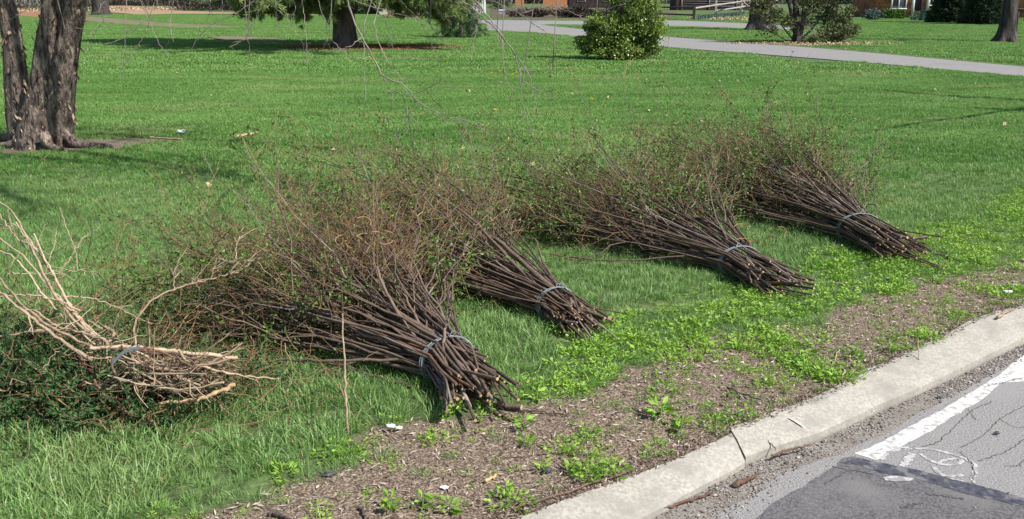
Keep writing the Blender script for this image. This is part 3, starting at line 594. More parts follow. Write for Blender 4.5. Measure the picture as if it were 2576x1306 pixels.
B4 = bundle('rightmost and farthest brush bundle, loose stems with upright leafy twigs', (2290, 660), (2160, 615), (1760, 445), 2.4, 100, 23, 13.5, 404, rt=.15, ht=.20, butt_len=.5)

# single stems that stand out of the bundles; they are tied in with them
def xstem(Bd, pts, r0, r1, rn=None, cap=0, fork=None):
    root, a, l, T0 = Bd; P = smooth_poly([R(x, y, T0[1] + dy) for x, y, dy in pts], 20); P[:, 2] = np.maximum(P[:, 2], .012); P[1:-1] += rng.normal(0, .003, (18, 3)); mb = MB()
    tubes(mb, P, np.linspace(r0, r1, 20) * (1 + .06 * rng.normal(size=20)), 8, 0, .4 + .4 * float(rng.random()) if rn is None else rn, cap_m=1, cap_end=cap); mb.build('stem', [M['bark_dark'], M['cut_wood']], root)
xstem(B1, [(1135, 1003, -.16), (1128, 960, -.17), (1120, 900, -.10), (1117, 850, -.02), (1119, 828, 0), (1124, 790, .04), (1133, 732, .08)], .0115, .004, .95)
xstem(B1, [(1119, 830, 0), (1134, 790, .03), (1142, 738, .05)], .005, .003, .8); xstem(B1, [(1119, 832, 0), (1150, 870, -.02), (1172, 938, -.05)], .005, .006, .2)
xstem(B1, [(1312, 1025, -.32), (1240, 1012, -.26), (1180, 995, -.15), (1100, 960, 0)], .011, .009); xstem(B1, [(1298, 1085, -.42), (1255, 1055, -.36), (1215, 1020, -.26)], .0065, .0075, .2); xstem(B1, [(1436, 1073, -.36), (1350, 1058, -.33), (1270, 1030, -.3), (1230, 1015, -.25)], .003, .005, .15)
xstem(B1, [(1245, 966, -.05), (1190, 960, -.08), (1150, 972, -.1), (1115, 990, -.1)], .009, .008); xstem(B1, [(1190, 950, -.08), (1112, 895, 0), (1030, 905, .02), (860, 908, .02), (700, 905, .1)], .009, .006, .55)
xstem(B1, [(1080, 985, -.1), (960, 948, 0), (840, 915, .12), (720, 895, .3)], .0075, .004, .5); xstem(B1, [(1085, 925, 0), (1030, 830, .12), (975, 745, .25), (948, 672, .35)], .012, .006, .9); xstem(B1, [(1100, 915, 0), (1080, 850, .1), (1040, 790, .2), (1015, 740, .3)], .010, .005, .85); xstem(B1, [(1120, 910, 0), (1085, 850, .1), (1068, 800, .2), (1072, 760, .3)], .007, .004, .5); xstem(B1, [(1110, 890, .05), (1090, 830, .15), (1078, 770, .25)], .005, .003, .1)
xstem(B2, [(1544, 822, -.05), (1490, 792, -.08), (1410, 745, -.02), (1330, 672, .2), (1230, 590, .5), (1130, 520, .9)], .019, .006, .6); xstem(B2, [(1470, 862, -.25), (1420, 822, -.2), (1370, 790, -.1)], .012, .012, .5); xstem(B2, [(1522, 733, .1), (1505, 768, 0), (1470, 800, -.1)], .003, .005, .1, 19)
xstem(B2, [(1460, 810, -.1), (1420, 740, .05), (1365, 660, .2), (1345, 600, .35)], .009, .004, .5); xstem(B2, [(1400, 770, 0), (1290, 660, .2), (1170, 530, .7), (1060, 470, 1.1), (960, 450, 1.4)], .011, .005, .7)
xstem(B3, [(2140, 743, -.2), (2045, 736, -.2), (1985, 742, -.2), (1930, 725, -.15)], .008, .008, .2); xstem(B3, [(2046, 712, -.1), (1990, 692, -.1), (1920, 670, -.05)], .010, .009, .3); xstem(B3, [(1958, 655, 0), (1900, 648, 0), (1750, 640, .1), (1560, 660, .2), (1390, 640, .35)], .006, .005, .6); xstem(B3, [(1870, 660, 0), (1800, 560, .3), (1785, 480, .5), (1770, 390, .8)], .007, .003, .6)
xstem(B3, [(1850, 655, 0), (1700, 560, .5), (1600, 480, .9), (1520, 380, 1.3), (1480, 330, 1.5)], .010, .004, .5)
xstem(B4, [(2332, 596, 0), (2260, 600, -.05), (2180, 595, 0)], .010, .010, .2); xstem(B4, [(2366, 625, -.15), (2290, 640, -.2), (2200, 648, -.2)], .009, .008, .2); xstem(B4, [(2424, 688, -.45), (2370, 664, -.35), (2300, 625, -.2), (2200, 590, 0)], .010, .010, .25); xstem(B4, [(2230, 560, 0), (2222, 620, -.2), (2238, 680, -.4)], .005, .006, .5); xstem(B4, [(2140, 575, 0), (2060, 480, .4), (1990, 400, .9), (1950, 360, 1.2)], .012, .005, .5); xstem(B4, [(2170, 540, .2), (2145, 510, .25), (2135, 485, .3), (2158, 460, .35)], .005, .003, .6)
# wiry loops of vine caught in the bundles
def loops(Bd, cx, cy, n, sz):
    root, a, l, T0 = Bd; mb = MB()
    for k in range(n):
        x, y = cx + rng.normal(0, sz), cy + rng.normal(0, sz * .6); r_ = rng.uniform(.5, 1.1) * sz; t = np.linspace(rng.uniform(0, 3), rng.uniform(5, 7.5), 26); Pp = np.array([R(x + r_ * math.cos(q), y + .7 * r_ * math.sin(q), T0[1] + .1 + .05 * math.sin(q * 2 + k)) for q in t]); tubes(mb, Pp, np.full(26, .0026), 5, 0, .9)
    mb.build('vine', M['twig_red'], root)
loops(B3, 1870, 600, 5, 26); loops(B1, 900, 600, 6, 30); loops(B4, 1950, 620, 3, 24)

# ------------------------------------------------------------------ mixed pile of tan branches and evergreen at the left
Z4 = lambda L: [(a * .6688, 432.7 + b * .6688) for a, b in L]
g0 = G(250, 1010); pile = empty('brush_pile', g0); tag(pile, 'mixed pile of pale tangled branches and dark evergreen cuttings at the left edge', 'brush pile')
def branch(pts, Y0, Y1, r0, r1, m='tan_branch', cap=True, wood=False, K=26, par=pile, name='branch', rn=None, wob=.008):
    Y0 = np.asarray(Y0) - .48; Y1 = Y1 - .48
    p = smooth_poly(pts, K); Y = np.linspace(float(Y0), Y1, K)
    Pp = np.array([R(p[i, 0], p[i, 1], Y[i]) for i in range(K)]); Pp += (rng.random((K, 3)) - .5) * wob; Pp[:, 2] = np.maximum(Pp[:, 2], r0)
    mb = MB(); tubes(mb, Pp, .56 * np.linspace(r0, r1, K) * (1 + .10 * rng.normal(size=K)), 7, 0, float(rng.random()) if rn is None else rn, cap_m=1 if cap else None, cap_end=None if wood else 19 if False else (K - 1 if rng.random() < .5 else 0))
    if r0 > .004 and name == 'branch':
        b_, t_ = pick(Pp[None], rng.uniform(.2, 1, (1, 5))); grow(mb, b_[0], t_[0] * .8 + .6 * rng.normal(size=(5, 3)), rng.uniform(.03, .16, 5), 6, np.full(5, .0026), .0012, .35, .1)
    return mb.build(name, [M[m], M['cut_wood']], par), Pp
B = [([(0, 115), (40, 135), (90, 220), (130, 310), (190, 440), (270, 550), (380, 650)], 4.75, 4.15, .006, .012),
     ([(-60, 400), (0, 450), (80, 520), (200, 610), (345, 712)], 4.2, 4.0, .009, .013), ([(-40, 370), (0, 400), (100, 520), (200, 590), (350, 660)], 4.35, 4.1, .007, .012),
     ([(60, 190), (120, 265), (200, 380), (260, 500), (330, 590), (410, 645)], 4.7, 4.2, .006, .014), ([(220, 130), (270, 260), (285, 290), (290, 370)], 4.7, 4.6, .003, .004),
     ([(380, 205), (320, 240), (285, 290), (230, 375)], 4.75, 4.6, .003, .004), ([(20, 380), (150, 385), (280, 375), (325, 365)], 4.6, 4.7, .006, .003),
     ([(-20, 235), (40, 280), (100, 330), (200, 450), (300, 560), (370, 640)], 4.65, 4.2, .006, .012), ([(212, 210), (210, 260), (180, 350)], 4.7, 4.55, .003, .005),
     ([(-20, 205), (60, 190), (90, 240), (130, 320)], 4.8, 4.6, .004, .005), ([(180, 185), (150, 250), (130, 300)], 4.8, 4.7, .002, .003), ([(-10, 470), (100, 460), (220, 480), (300, 520)], 4.4, 4.3, .006, .008),
     ([(210, 480), (290, 465), (400, 490), (520, 550), (570, 570)], 4.4, 4.6, .005, .003), ([(130, 520), (220, 590), (300, 600), (370, 625)], 4.3, 4.15, .008, .010),
     ([(0, 300), (60, 320), (140, 430), (250, 560), (360, 650)], 4.6, 4.2, .006, .011), ([(-10, 620), (60, 612), (120, 600), (270, 590)], 4.2, 4.2, .008, .008),
     ([(130, 235), (170, 330), (220, 420), (270, 520), (330, 600)], 4.62, 4.25, .007, .010), ([(0, 160), (30, 210), (110, 300)], 4.7, 4.6, .005, .006), ([(30, 140), (55, 250), (30, 300)], 4.75, 4.7, .003, .003)]
for pts, a_, b_, r0, r1 in B: branch(Z4(pts), a_, b_, r0, r1)
branch(Z4([(510, 655), (500, 590), (520, 540), (570, 480), (650, 440), (790, 405), (870, 380), (912, 382)]), 4.35, 4.75, .010, .004, K=34)
for pts in ([(792, 403), (815, 320)], [(865, 380), (890, 335), (975, 333)], [(890, 333), (885, 280), (912, 210)], [(655, 440), (655, 390)], [(870, 380), (925, 360), (945, 338)], [(725, 418), (728, 395)]): branch(Z4(pts), 4.7, 4.75, .0045, .003, K=10)
branch(Z4([(345, 662), (460, 655), (560, 665), (750, 685), (893, 702)]), 4.1, 4.15, .015, .016, rn=.95)
branch(Z4([(672, 668), (690, 700), (720, 720), (800, 745), (900, 765), (1050, 780)]), 4.0, 4.2, .012, .004)
branch(Z4([(460, 655), (425, 680), (415, 740), (450, 790), (560, 800), (680, 775), (740, 740), (850, 690), (915, 645)]), 3.95, 4.1, .010, .008, 'tan_branch', K=40)
branch(Z4([(350, 780), (375, 815), (420, 870), (500, 920), (600, 945)]), 3.98, 3.95, .010, .011, 'red_branch')
branch(Z4([(600, 868), (740, 860), (820, 830), (882, 800)]), 3.95, 4.0, .011, .016, 'cut_wood', name='peeled_stick')
branch(Z4([(440, 705), (480, 670), (560, 658), (640, 690), (700, 722), (740, 742)]), 3.9, 4.0, .009, .007, 'red_branch')
branch(Z4([(660, 1012), (700, 1035), (752, 1022)]), 3.65, 3.7, .004, .003, 'red_branch', K=10); branch(Z4([(680, 992), (740, 965), (803, 970)]), 3.7, 3.75, .004, .003, 'red_branch', K=10)
branch(Z4([(770, 742), (775, 800), (740, 860), (650, 870)]), 3.95, 3.95, .008, .008, 'red_branch'); branch(Z4([(410, 640), (432, 610), (405, 582), (380, 590)]), 4.1, 4.15, .012, .012)
for k in range(58):     # tangled stems inside the tied part
    x0, x1 = rng.uniform(400, 520), rng.uniform(640, 880); y0, y1 = rng.uniform(660, 840), rng.uniform(680, 850); cx = (x0 + x1) / 2 + rng.normal(0, 40); cy = (y0 + y1) / 2 + rng.uniform(-30, 60)
    Yk = rng.uniform(3.95, 4.45); branch(Z4([(x0, y0), (cx, cy), (x1, y1)]), Yk, Yk + rng.normal(0, .1), rng.uniform(.005, .011), rng.uniform(.004, .009), rng.choice(['tan_branch', 'tan_branch', 'red_branch']), K=12, wob=.010, cap=rng.random() < .3)
for k in range(62):     # curly stems low in the left half
    x0, y0 = rng.uniform(-60, 480), rng.uniform(660, 930); x1, y1 = x0 + rng.uniform(60, 260), y0 + rng.uniform(-70, 90); Yk = rng.uniform(3.95, 4.5)
    branch(Z4([(x0, y0), (x0 + (x1 - x0) * .3, y0 + rng.normal(0, 40)), (x0 + (x1 - x0) * .7, y1 + rng.normal(0, 40)), (x1, y1)]), Yk, Yk + rng.normal(0, .1), rng.uniform(.003, .006), .002, rng.choice(['tan_branch', 'tan_branch', 'red_branch']), K=18, wob=.010, cap=False)
mt = MB(); ml = MB()
def sprays(cx, cy, cz, rx, ry, rz, n, L=.16, leafL=.019, leafW=.008, ln=34, down=-.15):
    P = np.stack([cx + rx * rng.normal(size=n), cy + ry * rng.normal(size=n), np.abs(cz + rz * rng.normal(size=n))], 1)
    D = nrm(rng.normal(size=(n, 3)) + np.array([0, -.3, down])); T = grow(mt, P, D, rng.uniform(.5, 1.2, n) * L, 6, np.full(n, .0022), .001, .3, -.1)
    t = rng.random((n, ln)); b, tt = pick(T, t); b = b.reshape(-1, 3); tt = tt.reshape(-1, 3); sd = nrm(np.cross(tt, rng.normal(size=tt.shape)))
    leaves(ml, b, tt * .7 + sd * .6, leafL * rng.uniform(.7, 1.5, len(b)), leafW)
for (x, y, Y, sx, n) in ((40, 930, 4.25, .13, 90), (130, 960, 4.2, .13, 110), (210, 1000, 4.1, .13, 120), (290, 1000, 4.2, .10, 50), (120, 890, 4.5, .14, 90), (220, 905, 4.5, .12, 50), (20, 860, 4.7, .15, 90), (330, 1030, 4.15, .10, 30), (400, 1045, 4.1, .10, 25), (-60, 930, 4.3, .18, 120)):
    q = R(x, y, Y - .48); sprays(q[0], q[1], max(q[2], .07), sx * 1.1, sx, .06, int(n * 1.9))
for (x, y, Y, sx, n) in ((420, 1010, 4.12, .07, 60), (500, 1020, 4.12, .07, 45), (560, 960, 4.4, .08, 30), (350, 1000, 4.2, .07, 60), (470, 930, 4.5, .08, 40), (470, 1000, 4.3, .12, 22), (600, 1000, 4.25, .12, 45), (540, 900, 4.7, .15, 30), (650, 970, 4.35, .1, 40)):
    q = R(x, y, Y - .45); sprays(q[0], q[1], max(q[2], .05), sx, sx, .05, n, ln=16)
tag(ml.build('foliage', M['yew_leaf'], pile, False), kind='stuff')
# brown fine tangle
n = 750; q = R(330, 975, 3.82); P = np.stack([q[0] + .42 * rng.normal(size=n), q[1] + .22 * rng.normal(size=n), np.abs(.09 + .05 * rng.normal(size=n))], 1); grow(mt, P, nrm(rng.normal(size=(n, 3)) * [1, 1, .6] + [0, 0, -.1]), rng.uniform(.08, .3, n), 7, np.full(n, .002), .001, .5, -.1)
n = 350; q = R(20, 870, 4.15); P = np.stack([q[0] + .25 * rng.normal(size=n), q[1] + .15 * rng.normal(size=n), np.abs(.14 + .06 * rng.normal(size=n))], 1); grow(mt, P, nrm(rng.normal(size=(n, 3))), rng.uniform(.08, .3, n), 7, np.full(n, .0024), .001, .5, -.1)
# thin brown twigs reaching back over the lawn
n = 48; q = G(330, 880); B0 = np.stack([q[0] + .35 * rng.normal(size=n), q[1] + .3 * rng.normal(size=n), rng.uniform(.05, .2, n)], 1)
T = grow(mt, B0, nrm(np.stack([rng.normal(.1, .6, n), rng.normal(.5, .5, n), rng.uniform(.1, .8, n)], 1)), rng.uniform(.3, .8, n), 9, np.full(n, .0026), .001, .15, 0)
b, tt = pick(T, rng.uniform(.3, 1, (n, 4))); grow(mt, b.reshape(-1, 3), tt.reshape(-1, 3) + .8 * rng.normal(size=(n * 4, 3)), rng.uniform(.06, .2, n * 4), 4, np.full(n * 4, .0016), .001, .2, .05)
tag(mt.build('twigs', M['twig_red'], pile, False), kind='stuff')
mw = MB()
for k in range(4):
    p = smooth_poly(Z4([(425, 715 + k * 3), (445, 690 + k * 3), (480, 664 + k * 3), (525, 658 + k * 3)]), 16); tubes(mw, np.array([R(x, y, 3.36) for x, y in p]), np.full(16, .0028), 5, 0, float(rng.random()))
mw.build('twine', M['twine'], pile)

# ------------------------------------------------------------------ trees
def trunk(mb, pts, rad, ns=30, K=70, seed=1, amp=.12, ridge=5.0, zf=2.0, m=0, flare=None):
    p = smooth_poly(pts, K); rr = np.interp(np.linspace(0, 1, K), np.linspace(0, 1, len(rad)), rad); a = np.arange(ns) * 2 * math.pi / ns
    T = nrm(np.gradient(p, axis=0)); S = nrm(np.cross(T, np.array([0, 1.0, .05]))); U = np.cross(S, T)
    f = 1 + amp * 2 * (fbm(np.cos(a)[None] * ridge + 20 + 0 * p[:, :1], np.sin(a)[None] * ridge + 30 + p[:, 2:3] * zf, seed, 4) - .5)
    if flare is not None: f = f * (1 + flare * np.exp(-np.maximum(p[:, 2:3], 0) / .28) * (1 + .9 * np.cos(a * 5 + seed)[None]) * .5)
    ring = p[:, None] + (rr[:, None] * f)[..., None] * (np.cos(a)[None, :, None] * S[:, None] + np.sin(a)[None, :, None] * U[:, None])
    i = np.arange(K * ns).reshape(K, ns); mb.add(ring.reshape(-1, 3), np.stack([i[:-1], np.roll(i, -1, 1)[:-1], np.roll(i, -1, 1)[1:], i[1:]], -1).reshape(-1, 4), m, .5)
    return p, rr, ring
birch = empty('birch_tree', BIRCH); tag(birch, 'multi-stemmed birch with peeling bark and drooping bare twigs at the left', 'tree')
YB = 11.2
def bark_stem(name, px, rad, top, seed, par=birch, flakes=420, Y=YB):
    pts = [R(x, y, Y + dy) for x, y, dy in px]; pts[0][2] = -.05; t = pts[-1]
    for k, f in enumerate((.35, .7, 1.0)): pts.append(t + (np.array(top) - t) * f + np.array([0, 0, 0]))
    mb = MB(); p, rr, ring = trunk(mb, pts, rad, seed=seed, K=110, ns=36, amp=.16)
    o = mb.build(name, M['birch_bark'], par); low = np.argwhere(p[:, 2] < 2.4).ravel(); fl = MB()
    ki = rng.choice(low, flakes); ai = rng.integers(0, 36, flakes); Pq = ring[ki, ai]; out = nrm(Pq - p[ki]); tang = nrm(np.cross(out, [0, 0, 1.0])) * rng.choice([-1, 1], flakes)[:, None]
    keepf = fbm(Pq[:, 0] * 3 + 4, Pq[:, 2] * 3, seed) > .40; Pq, out, tang = Pq[keepf], out[keepf], tang[keepf]; nf = len(Pq)
    leaves(fl, Pq - out * .008 + np.array([0, 0, 1]) * rng.uniform(-.02, .02, (nf, 1)), tang * rng.uniform(.1, .6, (nf, 1)) + out * rng.uniform(.1, .5, (nf, 1)) + np.array([0, 0, 1]) * rng.choice([-1, 1], (nf, 1)) + rng.normal(0, .2, (nf, 3)), rng.uniform(.03, .11, nf), rng.uniform(.012, .040, nf), 0, rng.random(nf) ** 1.2)
    fl.build('bark_flakes', M['bark_flake'], o, False); o.children[0]['kind'] = 'stuff'; return p
tA = bark_stem('trunk', [(62, 358, .15), (52, 290, .12), (40, 200, .1), (30, 100, .1), (14, 0, .1)], [.18, .108, .098, .095, .10, .09, .07, .04], (-7.6, 12.2, 8.5), 3, flakes=420)
tB = bark_stem('trunk', [(88, 362, -.12), (96, 300, -.08), (116, 200, -.05), (122, 100, -.05), (140, 0, -.05)], [.23, .132, .110, .102, .12, .10, .07, .04], (-4.6, 11.0, 9.5), 5, flakes=700)
tC = bark_stem('trunk', [(138, 352, 0), (146, 300, -.05), (156, 200, -.1), (172, 100, -.12), (196, 0, -.15)], [.19, .115, .097, .093, .10, .09, .07, .04], (-2.8, 9.0, 8.8), 8, flakes=560)
for L, r0 in (([(150, 320, -.1), (185, 336, -.15), (235, 343, -.2), (285, 349, -.2)], .075), ([(70, 335, -.2), (35, 352, -.2), (-10, 362, -.1)], .08), ([(110, 340, -.3), (125, 356, -.4), (165, 362, -.5)], .07), ([(60, 330, 0), (10, 335, .3), (-60, 338, .6)], .07)):
    pts = [R(x, y, YB + dy) for x, y, dy in L]
    for q in pts[1:]: q[2] = min(q[2], .03)
    mb = MB(); p = smooth_poly(pts, 18); p[-1, 2] = -.04; tubes(mb, p, np.linspace(r0, .02, 18) * (1 + .1 * rng.normal(size=18)), 10); mb.build('root', M['birch_bark'], birch)
# limbs above the frame: some carry hanging twigs, some added to shade the lawn
limbs = []
for pts, r0 in (([tC[62], (-3.6, 10.0, 3.0), (-2.2, 9.0, 3.3), (-.6, 7.9, 3.1), (.6, 7.0, 2.7)], .055), ([tC[70], (-3.2, 10.6, 3.6), (-1.6, 10.2, 3.7), (.2, 9.5, 3.2), (1.3, 8.8, 2.9)], .05),
                ([tB[66], (-4.8, 9.6, 3.5), (-4.3, 8.4, 3.3), (-3.4, 7.6, 2.9)], .045), ([tB[72], (-4.0, 10.6, 4.4), (-2.6, 10.8, 4.2), (-1.6, 10.8, 3.3)], .045), ([tA[64], (-6.6, 10.8, 3.2), (-6.0, 10.0, 3.0), (-5.2, 9.3, 2.6)], .04),
                ([tC[84], (-2.4, 8.0, 5.6), (-1.4, 6.4, 5.2), (-.4, 5.6, 4.4)], .045), ([tA[80], (-7.6, 10.0, 6.0), (-8.0, 8.6, 6.2)], .05), ([tB[88], (-5.6, 9.2, 7.2), (-6.4, 7.8, 7.4)], .05), ([tC[86], (-1.8, 9.2, 6.4), (.2, 8.0, 6.9), (1.8, 7.0, 6.3)], .06), ([tC[80], (-2.2, 8.2, 5.6), (-.4, 7.4, 6.0), (1.4, 6.6, 5.4)], .055), ([tB[92], (-3.4, 9.0, 7.6), (-1.2, 8.6, 8.2), (.8, 8.4, 7.6)], .055), ([tC[90], (-1.6, 7.6, 7.0), (-.2, 6.2, 7.3), (.6, 5.0, 6.6)], .05)):
    p = smooth_poly([np.array(q, float) for q in pts], 30); mb = MB(); tubes(mb, p, np.linspace(r0, .014, 30), 8, 0, .5); mb.build('limb', M['grey_bark'], birch); limbs.append(p)
LP = np.concatenate(limbs[:6])
def hang(px, Y0, Y1, r0, r1, up=True, name='hanging_twig'):
    K = max(8, int(len(px) * 4)); p = smooth_poly(px, K); Y = np.linspace(Y0, Y1, K); P = np.array([R(p[i, 0], p[i, 1], Y[i]) for i in range(K)])
    P[1:-1] += (rng.random((K - 2, 3)) - .5) * .012
    rr = np.linspace(r0, r1, K); mb = MB()
    if up:
        d = np.linalg.norm(LP - P[0] - np.array([0, 0, 1.2]), axis=1); q = LP[np.argmin(d)]; e = smooth_poly([q, q * .4 + P[0] * .6 + np.array([0, 0, .28]), P[0]], 8)[:-1]
        P = np.vstack([e, P]); rr = np.r_[np.linspace(r0 * 1.4, r0, 7), rr]
    tubes(mb, P, rr, 5, 0, float(rng.random()))
    # buds and small tips
    n = 5; b, t = pick(P[None], rng.uniform(.45, 1, (1, n))); grow(mb, b[0], t[0] + .7 * rng.normal(size=(n, 3)), rng.uniform(.03, .12, n), 4, np.full(n, .0022), .0012, .2, 0)
    mb.build(name, M['twig_pale'], birch)
H = [([(80, 14), (40, 42), (7, 52)], 9), ([(273, 0), (254, 10), (248, 33)], 9), ([(261, 54), (245, 72), (233, 82), (222, 100), (217, 137), (210, 189)], 8.6), ([(163, 72), (193, 68), (233, 80)], 8.7),
     ([(318, 0), (316, 60), (315, 105), (308, 149), (303, 198)], 8.8), ([(390, 0), (380, 35), (367, 49), (327, 84), (304, 101), (266, 110)], 8.5), ([(376, 45), (376, 63), (355, 101), (332, 138), (306, 170)], 8.5), ([(378, 60), (390, 88), (408, 122), (425, 145)], 8.6),
     ([(427, 65), (432, 90), (436, 105)], 8.6), ([(506, 0), (529, 12), (531, 25), (519, 52)], 9), ([(558, 0), (559, 19), (556, 48)], 9.2), ([(616, 0), (619, 58), (623, 98), (627, 115), (626, 144)], 8.6), ([(642, 0), (619, 17)], 8.8),
     ([(662, 4), (642, 56), (623, 90)], 8.7), ([(640, 0), (606, 27), (560, 50), (525, 65), (488, 112), (471, 135)], 8.4), ([(623, 95), (613, 100), (590, 115), (575, 119)], 8.6), ([(693, 0), (695, 48), (694, 71)], 8.8), ([(694, 19), (727, 52), (748, 88), (771, 121), (779, 131)], 8.7),
     ([(735, 0), (747, 21), (731, 44)], 8.9), ([(760, 0), (764, 25), (768, 82), (772, 125), (771, 150), (777, 175)], 8.3), ([(800, 0), (804, 12), (829, 94), (810, 127), (789, 144), (771, 150)], 8.3), ([(829, 94), (835, 104), (868, 133), (901, 163)], 8.3),
     ([(884, 0), (954, 21), (1009, 38), (1070, 58), (1107, 65)], 7.6), ([(930, 0), (947, 21), (979, 70), (989, 128)], 8.0), ([(1005, 0), (1009, 3), (1063, 61), (1089, 119), (1101, 140)], 7.8), ([(1082, 61), (1110, 98), (1140, 126)], 7.8), ([(1085, 0), (1115, 42), (1136, 61)], 7.8),
     ([(1203, 58), (1194, 98), (1185, 130)], 7.4), ([(1129, 0), (1163, 10), (1203, 54), (1247, 75)], 7.4), ([(1185, 0), (1224, 35), (1247, 65)], 7.5), ([(1250, 79), (1253, 98), (1257, 114)], 7.3), ([(1226, 0), (1259, 10), (1307, 33), (1350, 66)], 7.8),
     ([(1262, 16), (1300, 31), (1315, 42), (1350, 66), (1370, 78)], 7.9), ([(1295, 0), (1299, 42)], 8.0), ([(1358, 0), (1344, 26), (1313, 33)], 8), ([(1315, 33), (1360, 17), (1398, 17), (1437, 31), (1461, 42)], 8), ([(1500, 30), (1540, 20), (1560, 10)], 9),
     ([(1264, 90), (1266, 115), (1266, 175), (1276, 206), (1294, 235)], 7.2), ([(1315, 203), (1350, 229), (1381, 234), (1399, 224)], 7.1), ([(916, 60), (916, 154), (918, 252)], 6.9), ([(940, 60), (965, 150), (1014, 203)], 6.8), ([(1390, 180), (1375, 160), (1390, 150)], 7.2)]
for px, Y in H: hang(px, Y, Y - .1, .0034, .0020)
hang([(869, -6), (890, 49), (909, 93), (940, 149), (965, 198), (1014, 208), (1045, 252), (1077, 271), (1122, 297), (1161, 304)], 6.6, 6.4, .0068, .0025, name='hanging_branch')
for px in ([(965, 198), (975, 215), (983, 231), (989, 262)], [(983, 226), (1021, 240), (1028, 315), (1038, 357)], [(1028, 315), (1015, 330), (993, 353)], [(1161, 304), (1175, 330), (1185, 360)], [(1045, 235), (1070, 228), (1100, 210), (1112, 200)], [(1122, 297), (1180, 300), (1230, 340)], [(909, 93), (880, 120), (850, 130)]):
    hang(px, 6.5, 6.4, .0038, .0018, up=False)
hang([(1161, 0), (1206, 35), (1248, 73), (1282, 114), (1297, 138), (1308, 189), (1311, 241), (1318, 287), (1343, 343)], 7.2, 6.9, .0062, .0022, name='hanging_branch')
hang([(1190, -5), (1235, 50), (1275, 108), (1300, 142), (1332, 185), (1343, 238), (1353, 283)], 7.25, 6.95, .0055, .0022, name='hanging_branch')
# twiggy crown above the frame (its shadow dapples the lawn)
mt = MB()
for p in limbs:
    n = 46; b, t = pick(p[None], rng.uniform(.2, 1, (1, n))); b, t = b[0], t[0]
    L1 = grow(mt, b, t + .9 * rng.normal(size=(n, 3)) + [0, 0, .35], rng.uniform(.5, 1.5, n), 9, np.full(n, .009), .003, .15, -.12, ns=4)
    L1[..., 2] = np.maximum(L1[..., 2], 2.2); b, t = pick(L1, rng.uniform(.2, 1, (n, 4))); grow(mt, b.reshape(-1, 3), t.reshape(-1, 3) + .8 * rng.normal(size=(n * 4, 3)) + [0, 0, .2], rng.uniform(.25, .6, n * 4), 6, np.full(n * 4, .004), .002, .15, 0)
tag(mt.build('fine_twigs', M['twig_pale'], birch, False), kind='stuff')

def crown_points(c, r, n, clump=.16, nc=40, shell=.35, seed=0, squash=1.0):
    """points gathered in uneven clumps through an ellipsoid"""
    q = nrm(rng.normal(size=(nc, 3))) * (rng.random((nc, 1)) ** shell); k = rng.integers(0, nc, n); s = clump * rng.uniform(.5, 1.4, nc)
    p = q[k] + rng.normal(size=(n, 3)) * s[k][:, None]; return np.array(c) + p * np.array(r), k, q
def leafy(mb, c, r, n, L, W, nc=40, clump=.14, shell=.35, zmin=.02, updir=.3, m=0):
    p, k, q = crown_points(c, r, n, clump, nc, shell); p[:, 2] = np.maximum(p[:, 2], zmin + rng.random(n) * .05); D = nrm(rng.normal(size=(n, 3)) + [0, 0, updir]) + nrm(p - np.array(c)) * .5
    rn = np.clip(rng.random(nc)[k] * .55 + rng.random(n) * .5, 0, 1); leaves(mb, p, D, rng.uniform(.7, 1.3, n) * L, W, m, rn); return np.array(c) + q * np.array(r)
def limbs_to(mb, base, tops, r0, K=10, sag=.1):
    n = len(tops); t = np.linspace(0, 1, K)[None, :, None]; B0 = np.array(base) + rng.normal(0, .04, (n, 3)) * [1, 1, 0]; P = B0[:, None] * (1 - t) + tops[:, None] * t; P[..., 2] += (sag * np.sin(t[..., 0] * 3.14)); P += rng.normal(0, .012, P.shape) * t
    tubes(mb, P, np.linspace(r0, r0 * .2, K)[None].repeat(n, 0), 5, 0, rng.random(n))

# broadleaf bush in the middle distance
bs = empty('bush', BUSH); tag(bs, 'glossy broadleaf evergreen bush standing alone in front of the driveway', 'bush')
mb = MB(); mt = MB()
tops = []
sc_ = BUSH[1] / F                                 # metres per layout unit at the bush
for (dx, y, r_, rz_, n) in ((0, 120, .50, .26, 2900), (35, 60, .50, .34, 3000), (-40, 85, .42, .30, 1500), (70, 95, .30, .30, 1300), (20, 5, .40, .32, 1500), (60, 25, .34, .35, 1200), (-10, -40, .36, .45, 1500), (-90, 100, .22, .06, 420), (-75, 68, .14, .06, 260), (-80, 128, .17, .08, 260), (10, -110, .3, .5, 1100), (10, 138, .55, .16, 1800), (-55, 112, .42, .24, 1700), (-45, 60, .34, .26, 1300), (78, 70, .34, .30, 1400), (45, 125, .4, .2, 1200)):
    c = R(1560 + dx, y, BUSH[1] + rng.normal(0, .15)); c[2] = max(c[2], .25); tops.append(leafy(mb, c, (r_ * 1.32, r_ * 1.3, rz_ * 1.3), int(n * 2.0), .072, .045, nc=30, clump=.15, zmin=.04))
limbs_to(mt, BUSH, np.concatenate(tops)[::3], .014); mb.build('foliage', M['holly_leaf'], bs, False)['kind'] = 'stuff'; mt.build('stems', M['grey_bark'], bs)

